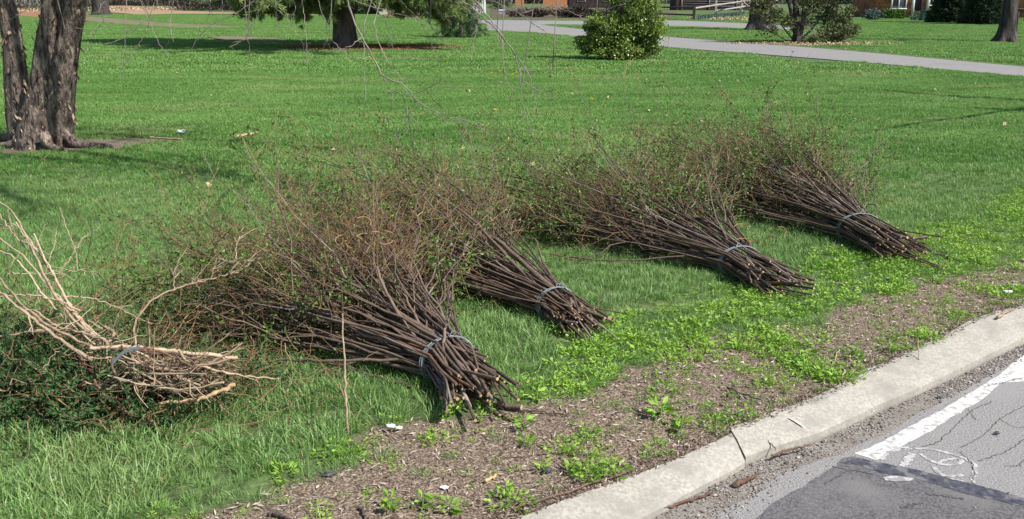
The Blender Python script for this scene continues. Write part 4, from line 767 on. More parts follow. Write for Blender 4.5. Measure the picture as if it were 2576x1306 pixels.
# pine
pn = empty('pine_tree', PINE); tag(pn, 'tall pine with a flared trunk and drooping pale green boughs over brown needles', 'tree')
mb = MB(); trunk(mb, [PINE + [0, 0, -.1], PINE + [0, 0, .6], PINE + [.0, .1, 2], PINE + [.1, .1, 6], PINE + [.1, 0, 16.5]], [.40, .34, .30, .22, .05], seed=11, flare=.55, K=90); mb.build('trunk', M['grey_bark'], pn)
def needles(mb, P, D, n, L, W=.008, spread=.75):
    k = np.repeat(np.arange(len(P)), n); d = nrm(D[k] + rng.normal(size=(len(k), 3)) * spread); leaves(mb, P[k] + rng.normal(0, .02, (len(k), 3)), d, rng.uniform(.7, 1.2, len(k)) * L, W, 0, np.clip(rng.random(len(P))[k] * .6 + rng.random(len(k)) * .4, 0, 1))
mb = MB(); ml = MB(); tips = []
for k in range(180):
    a = rng.uniform(0, 6.28); z0 = rng.uniform(3.0, 15); Lb = (6.5 - z0 * .31) * rng.uniform(.75, 1.1); e = PINE + np.array([math.cos(a) * Lb, math.sin(a) * Lb, z0 - .25 * Lb]); s = PINE + np.array([0, 0, z0]); p = smooth_poly([s, (s + e) / 2 + [0, 0, .25], e], 14); tubes(mb, p, np.linspace(.055, .012, 14), 6); tips.append(p)
for x, y, dy in tuple((xx, yy - 30 * (790 < xx < 960), rng.uniform(-2.6, 2)) for xx, yy in zip(rng.uniform(590, 1190, 84), rng.uniform(-30, 26, 60))) + ((700, 10, 0), (760, 25, -1), (640, 15, 1), (820, 20, -1.6), (880, -5, -1.8), (940, 5, -1.5), (1000, 10, -1), (1090, 25, 0), (1120, 50, .4), (1060, 5, 0), (1140, 25, 1), (800, 8, -1.5), (960, -10, -2), (1030, -10, -1), (720, -15, -1), (850, -10, -1.5)):
    e = R(x, y + 8, PINE[1] + dy); s = PINE + np.array([0, 0, 3.0 + rng.random()]); p = smooth_poly([s, (s + e) / 2 + [0, 0, .5], e], 14); tubes(mb, p, np.linspace(.05, .012, 14), 6); tips.append(p)
A = np.array(tips); n = len(A); b, t = pick(A, rng.uniform(.3, 1, (n, 56))); b = b.reshape(-1, 3); t = t.reshape(-1, 3)
S2 = grow(mb, b, t + rng.normal(size=b.shape) * [.8, .8, .35], rng.uniform(.2, .55, len(b)), 5, np.full(len(b), .008), .004, .2, .1); b, t = pick(S2, rng.uniform(.3, 1, (len(S2), 4))); needles(ml, b.reshape(-1, 3), t.reshape(-1, 3), 13, .20, .026)
mb.build('boughs', M['grey_bark'], pn); ml.build('needles', M['pine_needle'], pn, False)['kind'] = 'stuff'
# young dark-blue-green pine right behind
def small_conifer(label, g, r, h, m, n=1500, ndl=.12, name='young_pine', drop=0.0, cnt=14):
    o = empty(name, g); tag(o, label, 'tree'); mb = MB(); ml = MB(); tubes(mb, np.array([g, g + [0, 0, h * .5], g + [0, 0, h]]), np.array([.09, .06, .02]) * h / 4 + .01, 8)
    mb.build('trunk', M['grey_bark'], o); z = rng.uniform(.04, 1, n) ** 1.2; a = rng.uniform(0, 6.28, n); rr = r * (1.04 - z) * rng.uniform(.45, 1.1, n) * (.85 + .3 * np.sin(a * 5 + z * 20)); P = g + np.stack([rr * np.cos(a), rr * np.sin(a), z * h], 1)
    needles(ml, P, np.stack([np.cos(a), np.sin(a), np.full(n, .1 - drop)], 1), cnt, ndl, ndl * .12, .8); ml.build('needles', M[m], o, False)['kind'] = 'stuff'; return o
small_conifer('dark green young pine just right of the tall pine, beside the white fence', G(1160, 96), 1.1, 3.6, 'dark_needle', 1300, .16)

# magnolia with leaf litter
mg = empty('magnolia_tree', MAG); tag(mg, 'low-branching multi-stemmed magnolia with sparse olive leaves beside the driveway', 'tree'); mb = MB(); ml = MB()
for k, (x1, y1, dy, r0) in enumerate(((2000, 0, 0, .17), (2030, 0, .1, .12), (1985, 10, -.1, .10), (2075, 30, .2, .06), (1950, 40, -.1, .035), (1935, 75, -.2, .03), (2110, 60, .4, .04))):
    e = R(x1, y1, MAG[1] + dy); p = smooth_poly([MAG + np.array([(k % 3 - 1) * .08, 0, -.05]), MAG * .55 + e * .45 + [0, 0, -.12 if x1 > 2060 or x1 < 1960 else 0], e, e + (e - MAG) * (.9 if k < 3 else .35)], 24); mb2 = MB(); tubes(mb2, p, np.linspace(r0, r0 * .35, 24) * (1 + .1 * rng.normal(size=24)), 9); mb2.build('stem', M['dark_bark'], mg)
for (x, y, dy, rx, rz, n) in ((1925, 10, 0, .9, .5, 700), (1960, 45, -.3, .7, .35, 380), (2050, 20, .2, 1.0, .5, 900), (2100, 40, .3, .8, .5, 900), (2090, 85, -.3, .85, .30, 900), (2135, 55, .4, .5, .5, 600), (1990, -40, 0, 1.3, .7, 1200), (2100, -60, 0, 1.3, .8, 1300), (2050, 105, -.5, .6, .15, 260), (1930, 80, -.2, .5, .3, 110), (2010, 60, .4, .5, .4, 220)):
    tp = leafy(ml, R(x, y, MAG[1] + dy), (rx, rx * .8, rz), int(n * 1.4), .12, .065, nc=26, clump=.14, shell=.5); limbs_to(mb, MAG + [0, 0, .8], tp[::4], .012, sag=.05)
mb.build('twigs', M['twig_pale'], mg); ml.build('foliage', M['magnolia_leaf'], mg, False)['kind'] = 'stuff'

def big_tree(label, px, py, w, top_px, seed, h=11, name='tree', lean=0, m='dark_bark', flare=.8):
    g = G(px, py); s = g[1] / F; o = empty(name, g); tag(o, label, 'tree'); mb = MB(); r = w * s / 2
    p, rr, ring = trunk(mb, [g + [0, 0, -.1], g + [0, 0, .5], g + [lean * .2, 0, 2.5], g + [lean, .2, h]], [r * 1.25, r, r * .85, r * .35], seed=seed, flare=flare, K=80); mb.build('trunk', M[m], o); mt = MB()
    n = 16; z = rng.uniform(3.2, h * .9, n); a = rng.uniform(0, 6.28, n); b = np.stack([np.interp(z, p[:, 2], p[:, 0]), np.interp(z, p[:, 2], p[:, 1]), z], 1)
    L1 = grow(mt, b, np.stack([np.cos(a), np.sin(a), rng.uniform(.3, 1, n)], 1), rng.uniform(1.8, 4, n), 12, np.full(n, r * .3), .02, .2, .1, ns=6); b, t = pick(L1, rng.uniform(.3, 1, (n, 8))); L2 = grow(mt, b.reshape(-1, 3), t.reshape(-1, 3) + .7 * rng.normal(size=(n * 8, 3)), rng.uniform(.7, 1.8, n * 8), 7, np.full(n * 8, .025), .008, .2, .1, ns=4)
    b, t = pick(L2, rng.uniform(.3, 1, (n * 8, 3))); grow(mt, b.reshape(-1, 3), t.reshape(-1, 3) + .7 * rng.normal(size=(n * 24, 3)), rng.uniform(.3, .9, n * 24), 5, np.full(n * 24, .010), .004, .2, .1); mt.build('limbs', M[m], o); return o
big_tree('big bare tree with a flared dark trunk between the rail fence and the magnolia', 1912, 77, 46, 0, 21)
big_tree('bare tree with a dark trunk on the lawn near the right edge of the picture', 2529, 107, 30, 0, 22, flare=1.1)
big_tree('bare grey trunk at the wood edge just right of the birch', 255, 38, 34, 0, 23, flare=.2)

# bare tree beyond the right edge whose two long limbs throw the thin shadows on the lawn
ST = G(2900, 300) ; offt = empty('bare_tree', ST + [3.5, -2.2, 0]); tag(offt, 'leafless tree out of the picture on the right that throws thin limb shadows', 'tree')
tb = np.array(offt.location); mb = MB(); trunk(mb, [tb + [0, 0, -.1], tb + [0, 0, 3], tb + [.2, 0, 8]], [.24, .18, .06], seed=31, flare=.6, K=50); mb.build('trunk', M['grey_bark'], offt)
def lift(px, py, z): g = G(px, py); k = z / math.tan(SUN_EL); return g + np.array([SUN_DIR.x * k, SUN_DIR.y * k, z])
for L, r0 in (([(2900, 225, 3.8), (2576, 277, 4.2), (2400, 300, 4.3), (2200, 330, 4.3), (2060, 350, 4.2), (1990, 359, 4.1)], .030), ([(2900, 290, 4.4), (2576, 255, 4.8), (2430, 246, 4.9), (2300, 238, 5.0), (2190, 226, 5.0), (2100, 219, 5.0)], .075)):
    p = smooth_poly([tb + [0, 0, 3.2]] + [lift(*q) for q in L], 40); mb = MB(); tubes(mb, p, np.interp(np.linspace(0, 1, 40), [0, .5, 1], [r0 * 1.8, r0 + .02, r0 * .6]) * (1 + .5 * (fbm(np.arange(40) * .7, np.zeros(40), 4) - .5)), 7); n = 10; b, t = pick(p[None], rng.uniform(.5, 1, (1, n))); grow(mb, b[0], t[0] + .18 * rng.normal(size=(n, 3)), rng.uniform(.2, .5, n), 5, np.full(n, .007), .004, .1, 0); mb.build('limb', M['grey_bark'], offt)

# ------------------------------------------------------------------ far side: houses, fences, hedges, woods
def H3(px, py, z=0.0): return G(px, py, z)
# brick house at the far right
g = G(2330, 50); s = g[1] / F; hs = empty('brick_house', g); tag(hs, 'brick house with white-framed windows behind clipped hedges', 'house')
x0, x1 = G(2185, 50)[0], G(2850, 50)[0]; yf = g[1] + 9.0; s = yf / F
def wx(px): return (px - PW / 2) / F * yf * (1 / CP) * .985
def zx(py): return R(2300, py, yf)[2]
mb = MB(); box(mb, ((wx(2165) + wx(2900)) / 2, yf + 4, 2.9), (wx(2900) - wx(2165), 8, 5.9)); mb.build('wall', M['brick'], hs)
mb = MB(); xa, xb = wx(2165) - .4, wx(2900) + .4; V = [(xa, yf - .5, 5.8), (xb, yf - .5, 5.8), (xb, yf + 8.5, 5.8), (xa, yf + 8.5, 5.8), (xa, yf + 4, 8.6), (xb, yf + 4, 8.6)]
mb.add(V, [np.array([[0, 1, 5, 4], [3, 4, 5, 2], [0, 3, 2, 1]]), np.array([[0, 4, 3], [1, 2, 5]])]); mb.build('roof', M['roof'], hs)
def window(par, px0, px1, yb, ztop, wall_y=None, name='window', bars=1, glass='glass'):
    Yw = wall_y or yf; k = Yw / yf; xa, xb = wx(px0) * k, wx(px1) * k; za = R(2300, yb, Yw)[2]; mb = MB(); t = .12
    box(mb, ((xa + xb) / 2, Yw - .05, za + t / 2), (xb - xa + .1, .14, t)); box(mb, ((xa + xb) / 2, Yw - .05, ztop), (xb - xa, .12, t))
    for i in range(bars + 2): x = xa + t / 2 + (xb - xa - t) * i / (bars + 1); box(mb, (x, Yw - .052, (za + ztop) / 2), (t, .12, ztop - za - t * .6))
    f = mb.build(name, M['white_wood'], par); mb = MB(); box(mb, ((xa + xb) / 2, Yw - .01, (za + ztop) / 2), (xb - xa - .02, .05, ztop - za)); mb.build('pane', M[glass], f); return f
window(hs, 2190, 2227, 24, 2.6); window(hs, 2279, 2291, 16, 2.5, bars=0); window(hs, 2312, 2331, 24, 2.6, bars=0); window(hs, 2420, 2445, 20, 2.6)
mb = MB(); xq = wx(2242); box(mb, (xq, yf - .12, 1.6), (.22, .2, 2.9)); mb.build('door_frame', M['white_wood'], hs)
mb = MB(); box(mb, (wx(2257), yf - .03, 1.5), (.8, .08, 2.6)); mb.build('door', M['dark_wall'], hs)
mb = MB(); box(mb, (wx(2273), yf - .5, 2.4), (.2, .2, 4.8)); mb.build('porch_post', M['white_wood'], hs)
mb = MB(); box(mb, (wx(2273), yf - .5, 5.05), (5.5, 1.4, .25)); mb.build('porch_roof', M['roof'], hs)

def shrub(label, px, py, w, h_px, m, n=1400, L=.14, name='shrub', cat='shrub', top=None, W=.6, group=None):
    g = G(px, py); s = g[1] / F; r = w * s / 2; h = h_px * s if top is None else top; o = empty(name, g); tag(o, label, cat, group); mb = MB(); mt = MB()
    tp = leafy(mb, g + [0, 0, h * .5], (r * .85, r * .8, h * .45), n, L, L * W, nc=max(16, n // 45), clump=.16, shell=.4, zmin=.03); limbs_to(mt, g, tp[::3], max(.01, h * .012)); mt.build('stems', M['grey_bark'], o); f = mb.build('foliage', M[m], o, False); f['kind'] = 'stuff'; return o
def hedge(label, px0, px1, py, h, m='hedge_leaf', n=2600):
    a, b = G(px0, py), G(px1, py); g = (a + b) / 2; o = empty('hedge', g); tag(o, label, 'hedge', 'clipped hedges before the brick house'); mb = MB(); P = np.stack([rng.uniform(a[0], b[0], n), g[1] + rng.uniform(-.4, .4, n), rng.uniform(.03, h, n)], 1)
    D = rng.normal(size=(n, 3)) + [0, -.5, .3]; leaves(mb, P, D, rng.uniform(.12, .22, n), .10, 0, np.clip(.5 + .5 * np.sin(P[:, 0] * 5.5), 0, 1) * .7 + .3 * rng.random(n)); mb.build('foliage', M[m], o, False)['kind'] = 'stuff'
    mt = MB(); k = 14; xs = np.linspace(a[0] + .2, b[0] - .2, k); tubes(mt, np.stack([np.stack([xs, np.full(k, g[1]), np.full(k, z)], 1) for z in (0, h * .45, h * .9)], 1), np.full((k, 3), .03), 5); mt.build('stems', M['grey_bark'], o); return o
hedge('left clipped green hedge below the small white windows', 2224, 2272, 48, .85); hedge('right clipped green hedge between the bin and the dark evergreen', 2334, 2385, 51, .95)
shrub('bluish spreading juniper left of the hedge before the brick house', 2195, 51, 56, 27, 'blue_shrub', 1500, .16)
shrub('low grey-green shrub between the porch post and the bin', 2302, 52, 34, 13, 'blue_shrub', 500, .13); shrub('brown-leaved shrub on the brick wall left of the bin', 2300, 46, 44, 22, 'magnolia_leaf', 300, .12); shrub('small low shrub right of the bin', 2342, 53, 22, 9, 'blue_shrub', 300, .12)
g = G(2323, 53); bn = empty('wheelie_bin', g); tag(bn, 'dark teal wheeled rubbish bin before the brick house', 'bin'); mb = MB()
w_ = 7.2 * g[1] / F; hb = .80; V = [(-w_ * .8, -w_ * .8, 0), (w_ * .8, -w_ * .8, 0), (w_ * .8, w_ * .8, 0), (-w_ * .8, w_ * .8, 0), (-w_, -w_, hb), (w_, -w_, hb), (w_, w_, hb), (-w_, w_, hb)]
mb.add(np.array(V) + g, np.array([[0, 1, 5, 4], [1, 2, 6, 5], [2, 3, 7, 6], [3, 0, 4, 7], [4, 5, 6, 7], [3, 2, 1, 0]])); mb.build('body', M['bin'], bn, False)
mb = MB(); box(mb, g + [0, -.02, hb + .03], (w_ * 2.2, w_ * 2.2, .07)); box(mb, g + [0, w_ + .06, hb - .02], (w_ * 1.6, .05, .05)); mb.build('lid', M['bin'], bn, False)
for sx in (-1, 1):
    mb = MB(); P = g + np.array([[sx * w_ * .85, w_ * .8, .10], [sx * w_ * 1.05, w_ * .8, .10]]); mb2 = MB(); th = np.linspace(0, 2 * math.pi, 17)[:-1]; ring = np.stack([np.zeros(16), .1 * np.cos(th), .1 * np.sin(th)], 1)
    V = np.r_[P[0] + ring, P[1] + ring]; k = np.arange(16); mb.add(V, [np.stack([k, (k + 1) % 16, (k + 1) % 16 + 16, k + 16], -1), np.array([list(k)]), np.array([list(k + 16)])]); mb.build('wheel', M['dark_wall'], bn)

# evergreens, right of the house front
for lab, px, py, w, n in (('broad dark evergreen left of the right-hand trunk, boughs down to the lawn', 2395, 58, 105, 5200), ('second broad dark evergreen behind the right-hand trunk', 2475, 62, 100, 5200)):
    g = G(px, py); s = g[1] / F; o = empty('dark_evergreen', g); tag(o, lab, 'tree'); mb = MB(); ml = MB(); h = 6.5; tubes(mb, np.array([g, g + [0, 0, h]]), np.array([.2, .05]), 8); mb.build('trunk', M['grey_bark'], o)
    z = rng.uniform(.06, 1, n); a = rng.uniform(0, 6.28, n); r = w * s / 2 * (1.05 - z * .75) * rng.uniform(.5, 1.15, n) * (.8 + .35 * fbm(a * 2, z * 6, 8)); P = g + np.stack([r * np.cos(a), r * np.sin(a), z * h - .3 * r], 1); P[:, 2] = np.maximum(P[:, 2], .12)
    needles(ml, P, np.stack([np.cos(a), np.sin(a), np.full(n, -.35)], 1), 9, .30, .045, .7); ml.build('needles', M['dark_needle'], o, False)['kind'] = 'stuff'
shrub('tangled bare-branched shrub right of the right-hand trunk', 2590, 60, 90, 60, 'woods', 1600, .2, name='bare_shrub', W=.1)
g = G(2555, 86); o = empty('thin_post', g); tag(o, 'thin dark post right of the right-hand trunk', 'post'); mb = MB(); box(mb, g + [0, 0, .6], (.06, .06, 1.25)); mb.build('post', M['dark_rail'], o); mb = MB(); box(mb, g + [0, -.01, 1.24], (.5, .10, .09)); mb.build('crossbar', M['dark_rail'], o)

# rail fences
def rail_fence(label, posts, rails, m, group):
    g = G(*posts[0][:2]); o = empty('rail_fence', g); tag(o, label, 'fence', group)
    for x, yb, yt, w in posts:
        p = G(x, yb); t = R(x, yt, p[1]); mb = MB(); box(mb, [p[0], p[1], t[2] / 2], (w * p[1] / F, w * p[1] / F, t[2])); mb.build('post', M[m], o, False)
    for (xa, ya, xb, yb, w, Ya, Yb) in rails:
        A_, B_ = R(xa, ya, Ya), R(xb, yb, Yb); mb = MB(); P = np.stack([A_, (A_ + B_) / 2 + [0, 0, .01], B_]); tubes(mb, P, np.full(3, w / 2 * Ya / F), 6); mb.build('rail', M[m], o)
Yp = G(1745, 51)[1]; Yq = G(1864, 33)[1]; Yl = G(1640, 45)[1]
rail_fence('dark two-rail wooden fence left of the corner post', [(1745, 51, 14, 6), (1600, 46, 12, 5)], [(1745, 20, 1600, 17, 4, Yp - .1, Yl), (1745, 38, 1600, 33, 4, Yp - .1, Yl)], 'dark_rail', 'rail fences beyond the driveway')
rail_fence('pale weathered two-rail fence rising to the right from the corner post', [(1800, 40, -2, 4.5), (1864, 33, -6, 7)], [(1748, 21, 1866, 4, 5, Yp, Yq), (1800, 28, 1872, 17, 4.5, (Yp + Yq) / 2, Yq), (1866, 3, 1960, 1, 3, Yq, Yq + 2), (1868, 16, 1960, 17, 3, Yq, Yq + 2), (1868, 2, 1898, 31, 3, Yq - .3, Yq - 2)], 'rail_wood', 'rail fences beyond the driveway')
# spring bulbs along the fence
g = G(1800, 46); bl = empty('daffodil_bed', g); tag(bl, 'row of blue-green daffodil leaves below the pale rail fence', 'plants'); mb = MB(); n = 1500; t = rng.random(n); x = 1752 + 120 * t; P = np.array([G(a, b) for a, b in zip(x, 50 - 13 * t + rng.normal(0, 1.2, n))]); leaves(mb, P, rng.normal(0, .35, (n, 3)) + [0, 0, 1], rng.uniform(.3, .5, n), .06); mb.build('foliage', M['blue_shrub'], bl, False)['kind'] = 'stuff'

def barn(label, name, px0, px1, py, h, depth, wall, roof=True, rz=0, cat='building', rh=2.0, zb=0):
    a, b = G(px0, py), G(px1, py); g = (a + b) / 2; w = b[0] - a[0]; o = empty(name, g); tag(o, label, cat); mb = MB(); box(mb, g + [0, depth / 2, h / 2 + zb], (w, depth, h)); mb.build('wall', M[wall], o, False)
    if roof:
        xa, xb, ya, yb, z = a[0] - .3, b[0] + .3, g[1] - .4, g[1] + depth + .4, h; mb = MB(); mb.add([(xa, ya, z), (xb, ya, z), (xb, yb, z), (xa, yb, z), (xa, (ya + yb) / 2, z + rh), (xb, (ya + yb) / 2, z + rh)], [np.array([[0, 1, 5, 4], [3, 4, 5, 2], [0, 3, 2, 1]]), np.array([[0, 4, 3], [1, 2, 5]])]); mb.build('roof', M['roof'], o, False)
    return o, g, w
o, g, w = barn('dark timber porch building behind the pale rail fence', 'dark_building', 1700, 1935, 26, 4.2, 7, 'dark_wall')
for k in range(4):
    mb = MB(); box(mb, g + [-w / 2 + 1 + k * (w - 2) / 3, -.12, 1.9], (.18, .18, 3.8)); mb.build('porch_post', M['rail_wood'], o)
for k in range(3):
    mb = MB(); box(mb, g + [0, -.05, .7 + k * .42], (w * .9, .06, .07)); mb.build('railing', M['blue_grey'], o)
o, g, w = barn('cream house wall glimpsed through the pine boughs', 'cream_house', 955, 1062, 36, 5.0, 9, 'cream_wall'); mb = MB(); box(mb, g + [-w * .15, -.03, 2.9], (1.2, .08, 1.6)); mb.build('window', M['glass'], o)
o, g, w = barn('dark far house right of the orange-brown board fence', 'far_house', 1432, 1600, 20, 5.5, 9, 'dark_wall')
for k, xx in enumerate((-.32, .05, .36)):
    mb = MB(); box(mb, g + [w * xx, -.05, 2.2], (2.0, .1, 1.5)); f = mb.build('window', M['white_wood'], o); mb = MB(); box(mb, g + [w * xx, -.09, 2.2], (1.75, .08, 1.25)); mb.build('pane', M['glass'], f)
def slat_fence(label, px0, px1, py, top, m, n, name, cat, gap=.35, group=None, yb=None):
    a, b = G(px0, py), G(px1, py); g = (a + b) / 2; w = b[0] - a[0]; h = top; o = empty(name, g); tag(o, label, cat, group); mb = MB(); pw = w / n
    for k in range(n): box(mb, [a[0] + pw * (k + .5), g[1], h / 2 + .04], (pw * (1 - gap), .04, h * (1 + .02 * math.sin(k * 7))))
    mb.build('slats', M[m], o, False)
    for z in (h * .2, h * .85): mb = MB(); box(mb, [g[0], g[1] + .05, z], (w, .05, .10)); mb.build('rail', M[m], o, False)
    for x in (a[0], b[0]): mb = MB(); box(mb, [x, g[1] + .12, h / 2], (.14, .14, h + .15)); mb.build('post', M[m], o, False)
slat_fence('white slatted gate panel above the driveway end, right of the dark pine', 1178, 1221, 34, 2.2, 'white_wood', 9, 'white_gate', 'gate', group='white gate panels')
slat_fence('white slatted gate panel farther back, left of the dark pine', 1082, 1114, 15, 3.0, 'white_wood', 6, 'white_gate', 'gate', group='white gate panels')
slat_fence('orange-brown board fence panel at the top centre', 1366, 1426, 14, 3.2, 'orange_wood', 8, 'board_fence', 'fence', gap=.04)
slat_fence('narrow orange-brown board panel left of the wider one', 1296, 1318, 15, 3.0, 'orange_wood', 3, 'board_fence', 'fence', gap=.04)
g = G(1263, 36); o = empty('utility_box', g); tag(o, 'small grey-blue box on the ground near the far driveway', 'box'); s = g[1] / F; mb = MB(); box(mb, g + [0, 0, .22], (16 * s, .5, .38)); mb.build('body', M['blue_grey'], o, False); mb = MB(); a = .28; w = 9 * s
mb.add(np.array([(-w, -.3, .41), (w, -.3, .41), (w, .3, .41), (-w, .3, .41), (-w, 0, .60), (w, 0, .60)]) + g, [np.array([[0, 1, 5, 4], [3, 4, 5, 2]]), np.array([[0, 4, 3], [1, 2, 5]])]); mb.build('lid', M['blue_grey'], o, False)
# dark shrubs under the far house and woods behind
for k, (lab, px, py, w, h, m, n) in enumerate((('low dark shrub bed right of the grey-blue box', 1335, 44, 130, 20, 'woods', 1900), ('dark brown shrub bed behind the middle of the far driveway', 1450, 45, 130, 22, 'woods', 2100), ('brown scrub in front of the orange-brown board fence', 1390, 30, 90, 16, 'litter', 700), ('dark green scrub behind the grey-blue box', 1262, 26, 70, 24, 'dark_needle', 1300), ('brown shrub behind the broadleaf bush', 1560, 44, 120, 26, 'woods', 1200), ('reddish low shrub under the cream house', 1010, 46, 90, 12, 'litter', 700), ('dark ragged shrub left of the white gate', 1130, 40, 50, 34, 'woods', 600), ('green shrub growing above the dark building edge', 1640, 30, 60, 34, 'holly_leaf', 600))):
    shrub(lab, px, py, w, h, m, n, .22, name='shrub')
for lab, px0, px1, py, top, m, n, L, W, dp in (('dark woodland thicket at the far left edge', -260, 210, 24, 9, 'woods', 9000, .42, .3, 9), ('dark woodland thicket right of the birch', 215, 440, 15, 12, 'woods', 8000, .7, .3, 14), ('dark woodland thicket behind the leaf bank', 430, 660, 27, 9, 'woods', 9000, .45, .3, 9),
        ('dark evergreen thicket left of the pine', 640, 850, 36, 8, 'dark_needle', 9000, .40, .3, 7), ('dark evergreen thicket behind the pine', 830, 975, 34, 8, 'dark_needle', 5000, .40, .3, 7), ('dark tall trees behind the far house', 950, 1620, 9, 26, 'woods', 9000, 1.8, .35, 14), ('dark tall trees behind the rail fences', 1600, 2190, 10, 22, 'dark_needle', 9000, 1.5, .35, 14), ('dark tall trees at the far right', 2450, 3000, 34, 9, 'dark_needle', 9000, .5, .35, 8)):
    a_, b_ = G(px0, py), G(px1, py); g = (a_ + b_) / 2; o = empty('thicket', g); tag(o, lab, 'thicket'); mb = MB(); mt = MB(); r = (b_[0] - a_[0]) / 2
    nc = 240; cc = g + np.stack([rng.uniform(-r, r, nc), rng.random(nc) ** 1.5 * dp, np.where(rng.random(nc) < .5, rng.uniform(0, 2.2, nc), rng.uniform(0, top, nc))], 1); k = rng.integers(0, nc, n); P = cc[k] + rng.normal(size=(n, 3)) * [r * .045 + L, 1.2, .35 + L * .6]; P[:, 2] = np.abs(P[:, 2]) + .02
    leaves(mb, P, rng.normal(size=(n, 3)), rng.uniform(.5, 1.3, n) * L, L * W, 0, np.clip(rng.random(nc)[k] * .6 + rng.random(n) * .4, 0, 1))
    nt = 26; xs = g[0] + rng.uniform(-r, r, nt); ys = g[1] + rng.uniform(-.5, dp, nt); lx = rng.normal(0, .35, nt); P = np.stack([np.stack([xs + lx * k_, ys, np.full(nt, -.05 + top * .3 * k_)], 1) for k_ in range(4)], 1); tubes(mt, P, np.linspace(.20, .05, 4)[None].repeat(nt, 0) * rng.uniform(.3, 1.2, (nt, 1)) * (g[1] / 120), 6, 0, rng.random(nt)); mt.build('trunks', M['grey_bark'], o); mb.build('foliage', M[m], o, False)['kind'] = 'stuff'

# ------------------------------------------------------------------ small things
def weed(label, px, py, size, n=14, seed=0):
    g = G(px, py); o = empty('weed_plant', g); tag(o, label, 'weed', 'leafy weeds on the bare verge'); mb = MB(); n2 = n; a = rng.uniform(0, 6.28, n2); h = rng.uniform(0, 1, n2) * size * .5; P = g + np.stack([.1 * size * np.cos(a), .1 * size * np.sin(a), h + .004], 1)
    for k in range(1): leaves(mb, P, np.stack([np.cos(a), np.sin(a), rng.uniform(.05, .7, n2)], 1), size * rng.uniform(.25, .6, n2), size * .17)
    mb.build('leaves', M['bright_weed'], o, False); mt = MB(); tubes(mt, np.array([g + [0, 0, -.01], g + [.003, 0, size * .25], g + [.006, .003, size * .55]]), np.array([.003, .0025, .0015]), 5); mt.build('stem', M['bright_weed'], o)
for lab, x, y, s_ in (('tall leafy weed on bare soil right of the nearest bundle cut ends', 1318, 1085, .11), ('leafy weed a little below the tall one right of the nearest bundle', 1322, 1125, .09), ('broad flat weed left of the pale litter-free soil near the second bundle', 1350, 1006, .12), ('weed cluster at the very foot of the nearest bundle', 1142, 1045, .12), ('largest bright weed clump above the broken curb joint', 1660, 1055, .16), ('bright weed clump just right of the largest one', 1712, 1082, .13), ('leafy weed in open soil left of the curb', 1440, 1190, .10), ('small weed left of the one in open soil', 1365, 1188, .08), ('pale weed on soil close to the lower curb edge', 1268, 1245, .08), ('weed clump at the bottom edge beside the long grass', 982, 1285, .11), ('middle weed of the three along the bottom edge', 1062, 1278, .11), ('right weed of the three along the bottom edge', 1130, 1290, .10), ('bright weed near the curb below the third bundle', 2150, 905, .13), ('weed growing against the curb at the right', 2235, 885, .12), ('weed on the verge left of the curb weed', 2030, 905, .10), ('small weed beside the foot of the nearest bundle, on the right', 1208, 1062, .07)):
    weed(lab, x, y, s_ * .85, 18)
def stick(name, label, pts, r, m='tan_branch', cat='stick', z=.02, group=None, K=14, r1=None):
    P = smooth_poly([G(a, b, z) if len(q) == 0 else G(a, b, q[0]) for a, b, *q in pts], K); P[1:-1] += rng.normal(0, .0025, (K - 2, 3)); P[:, 2] = np.maximum(P[:, 2], z - .01); mb = MB(); tubes(mb, P, np.linspace(r, r1 or r * .7, K), 7, 0, float(rng.random()), cap_m=1); o = mb.build(name, [M[m], M['cut_wood']]); return tag(o, label, cat, group)
stick('stick', 'pale split stick on the lawn, the longer and thicker one pointing up right', [(588, 345), (650, 333)], .018, 'cut_wood', z=.07); stick('stick', 'thin pale stick lying level on the lawn left of the white scrap', [(378, 346), (435, 349), (458, 350)], .011, 'cut_wood', z=.07)
stick('stick', 'brown stick lying in the gutter below the broken curb', [(1655, 1282), (1720, 1262), (1792, 1240)], .006, 'red_branch', z=ROAD_Z + .012); stick('bark_piece', 'dark red bark lying against the curb just left of the broken joint', [(1850, 1218), (1880, 1206), (1912, 1190)], .012, 'red_branch', z=ROAD_Z + .018, cat='bark', r1=.004)
stick('twig', 'twig bent along the foot of the right curb run near the joint', [(1942, 1146), (1990, 1130), (2040, 1118)], .005, 'red_branch', z=ROAD_Z + .03); stick('twig', 'thin straight dark twig lying across the curb slab', [(1912, 1085), (1930, 1105), (1950, 1132)], .003, 'red_branch', z=-.02); stick('twig', 'long thin twig along the back edge of the left curb run', [(1290, 1280), (1400, 1248), (1520, 1205), (1600, 1180)], .003, 'red_branch', z=.018)
stick('twig', 'small pale twig on the verge near the right curb end', [(2118, 955), (2125, 930), (2098, 905), (2112, 880)], .0035, 'tan_branch', z=.02); stick('twig', 'upright tan stalk at the back of the curb on the right', [(2312, 905), (2311, 880, .04), (2309, 852, .08)], .003, 'tan_branch', z=.0); stick('stick', 'pale short stick at the upper end of the curb', [(2508, 798), (2530, 786), (2548, 778)], .008, 'tan_branch', z=.02)
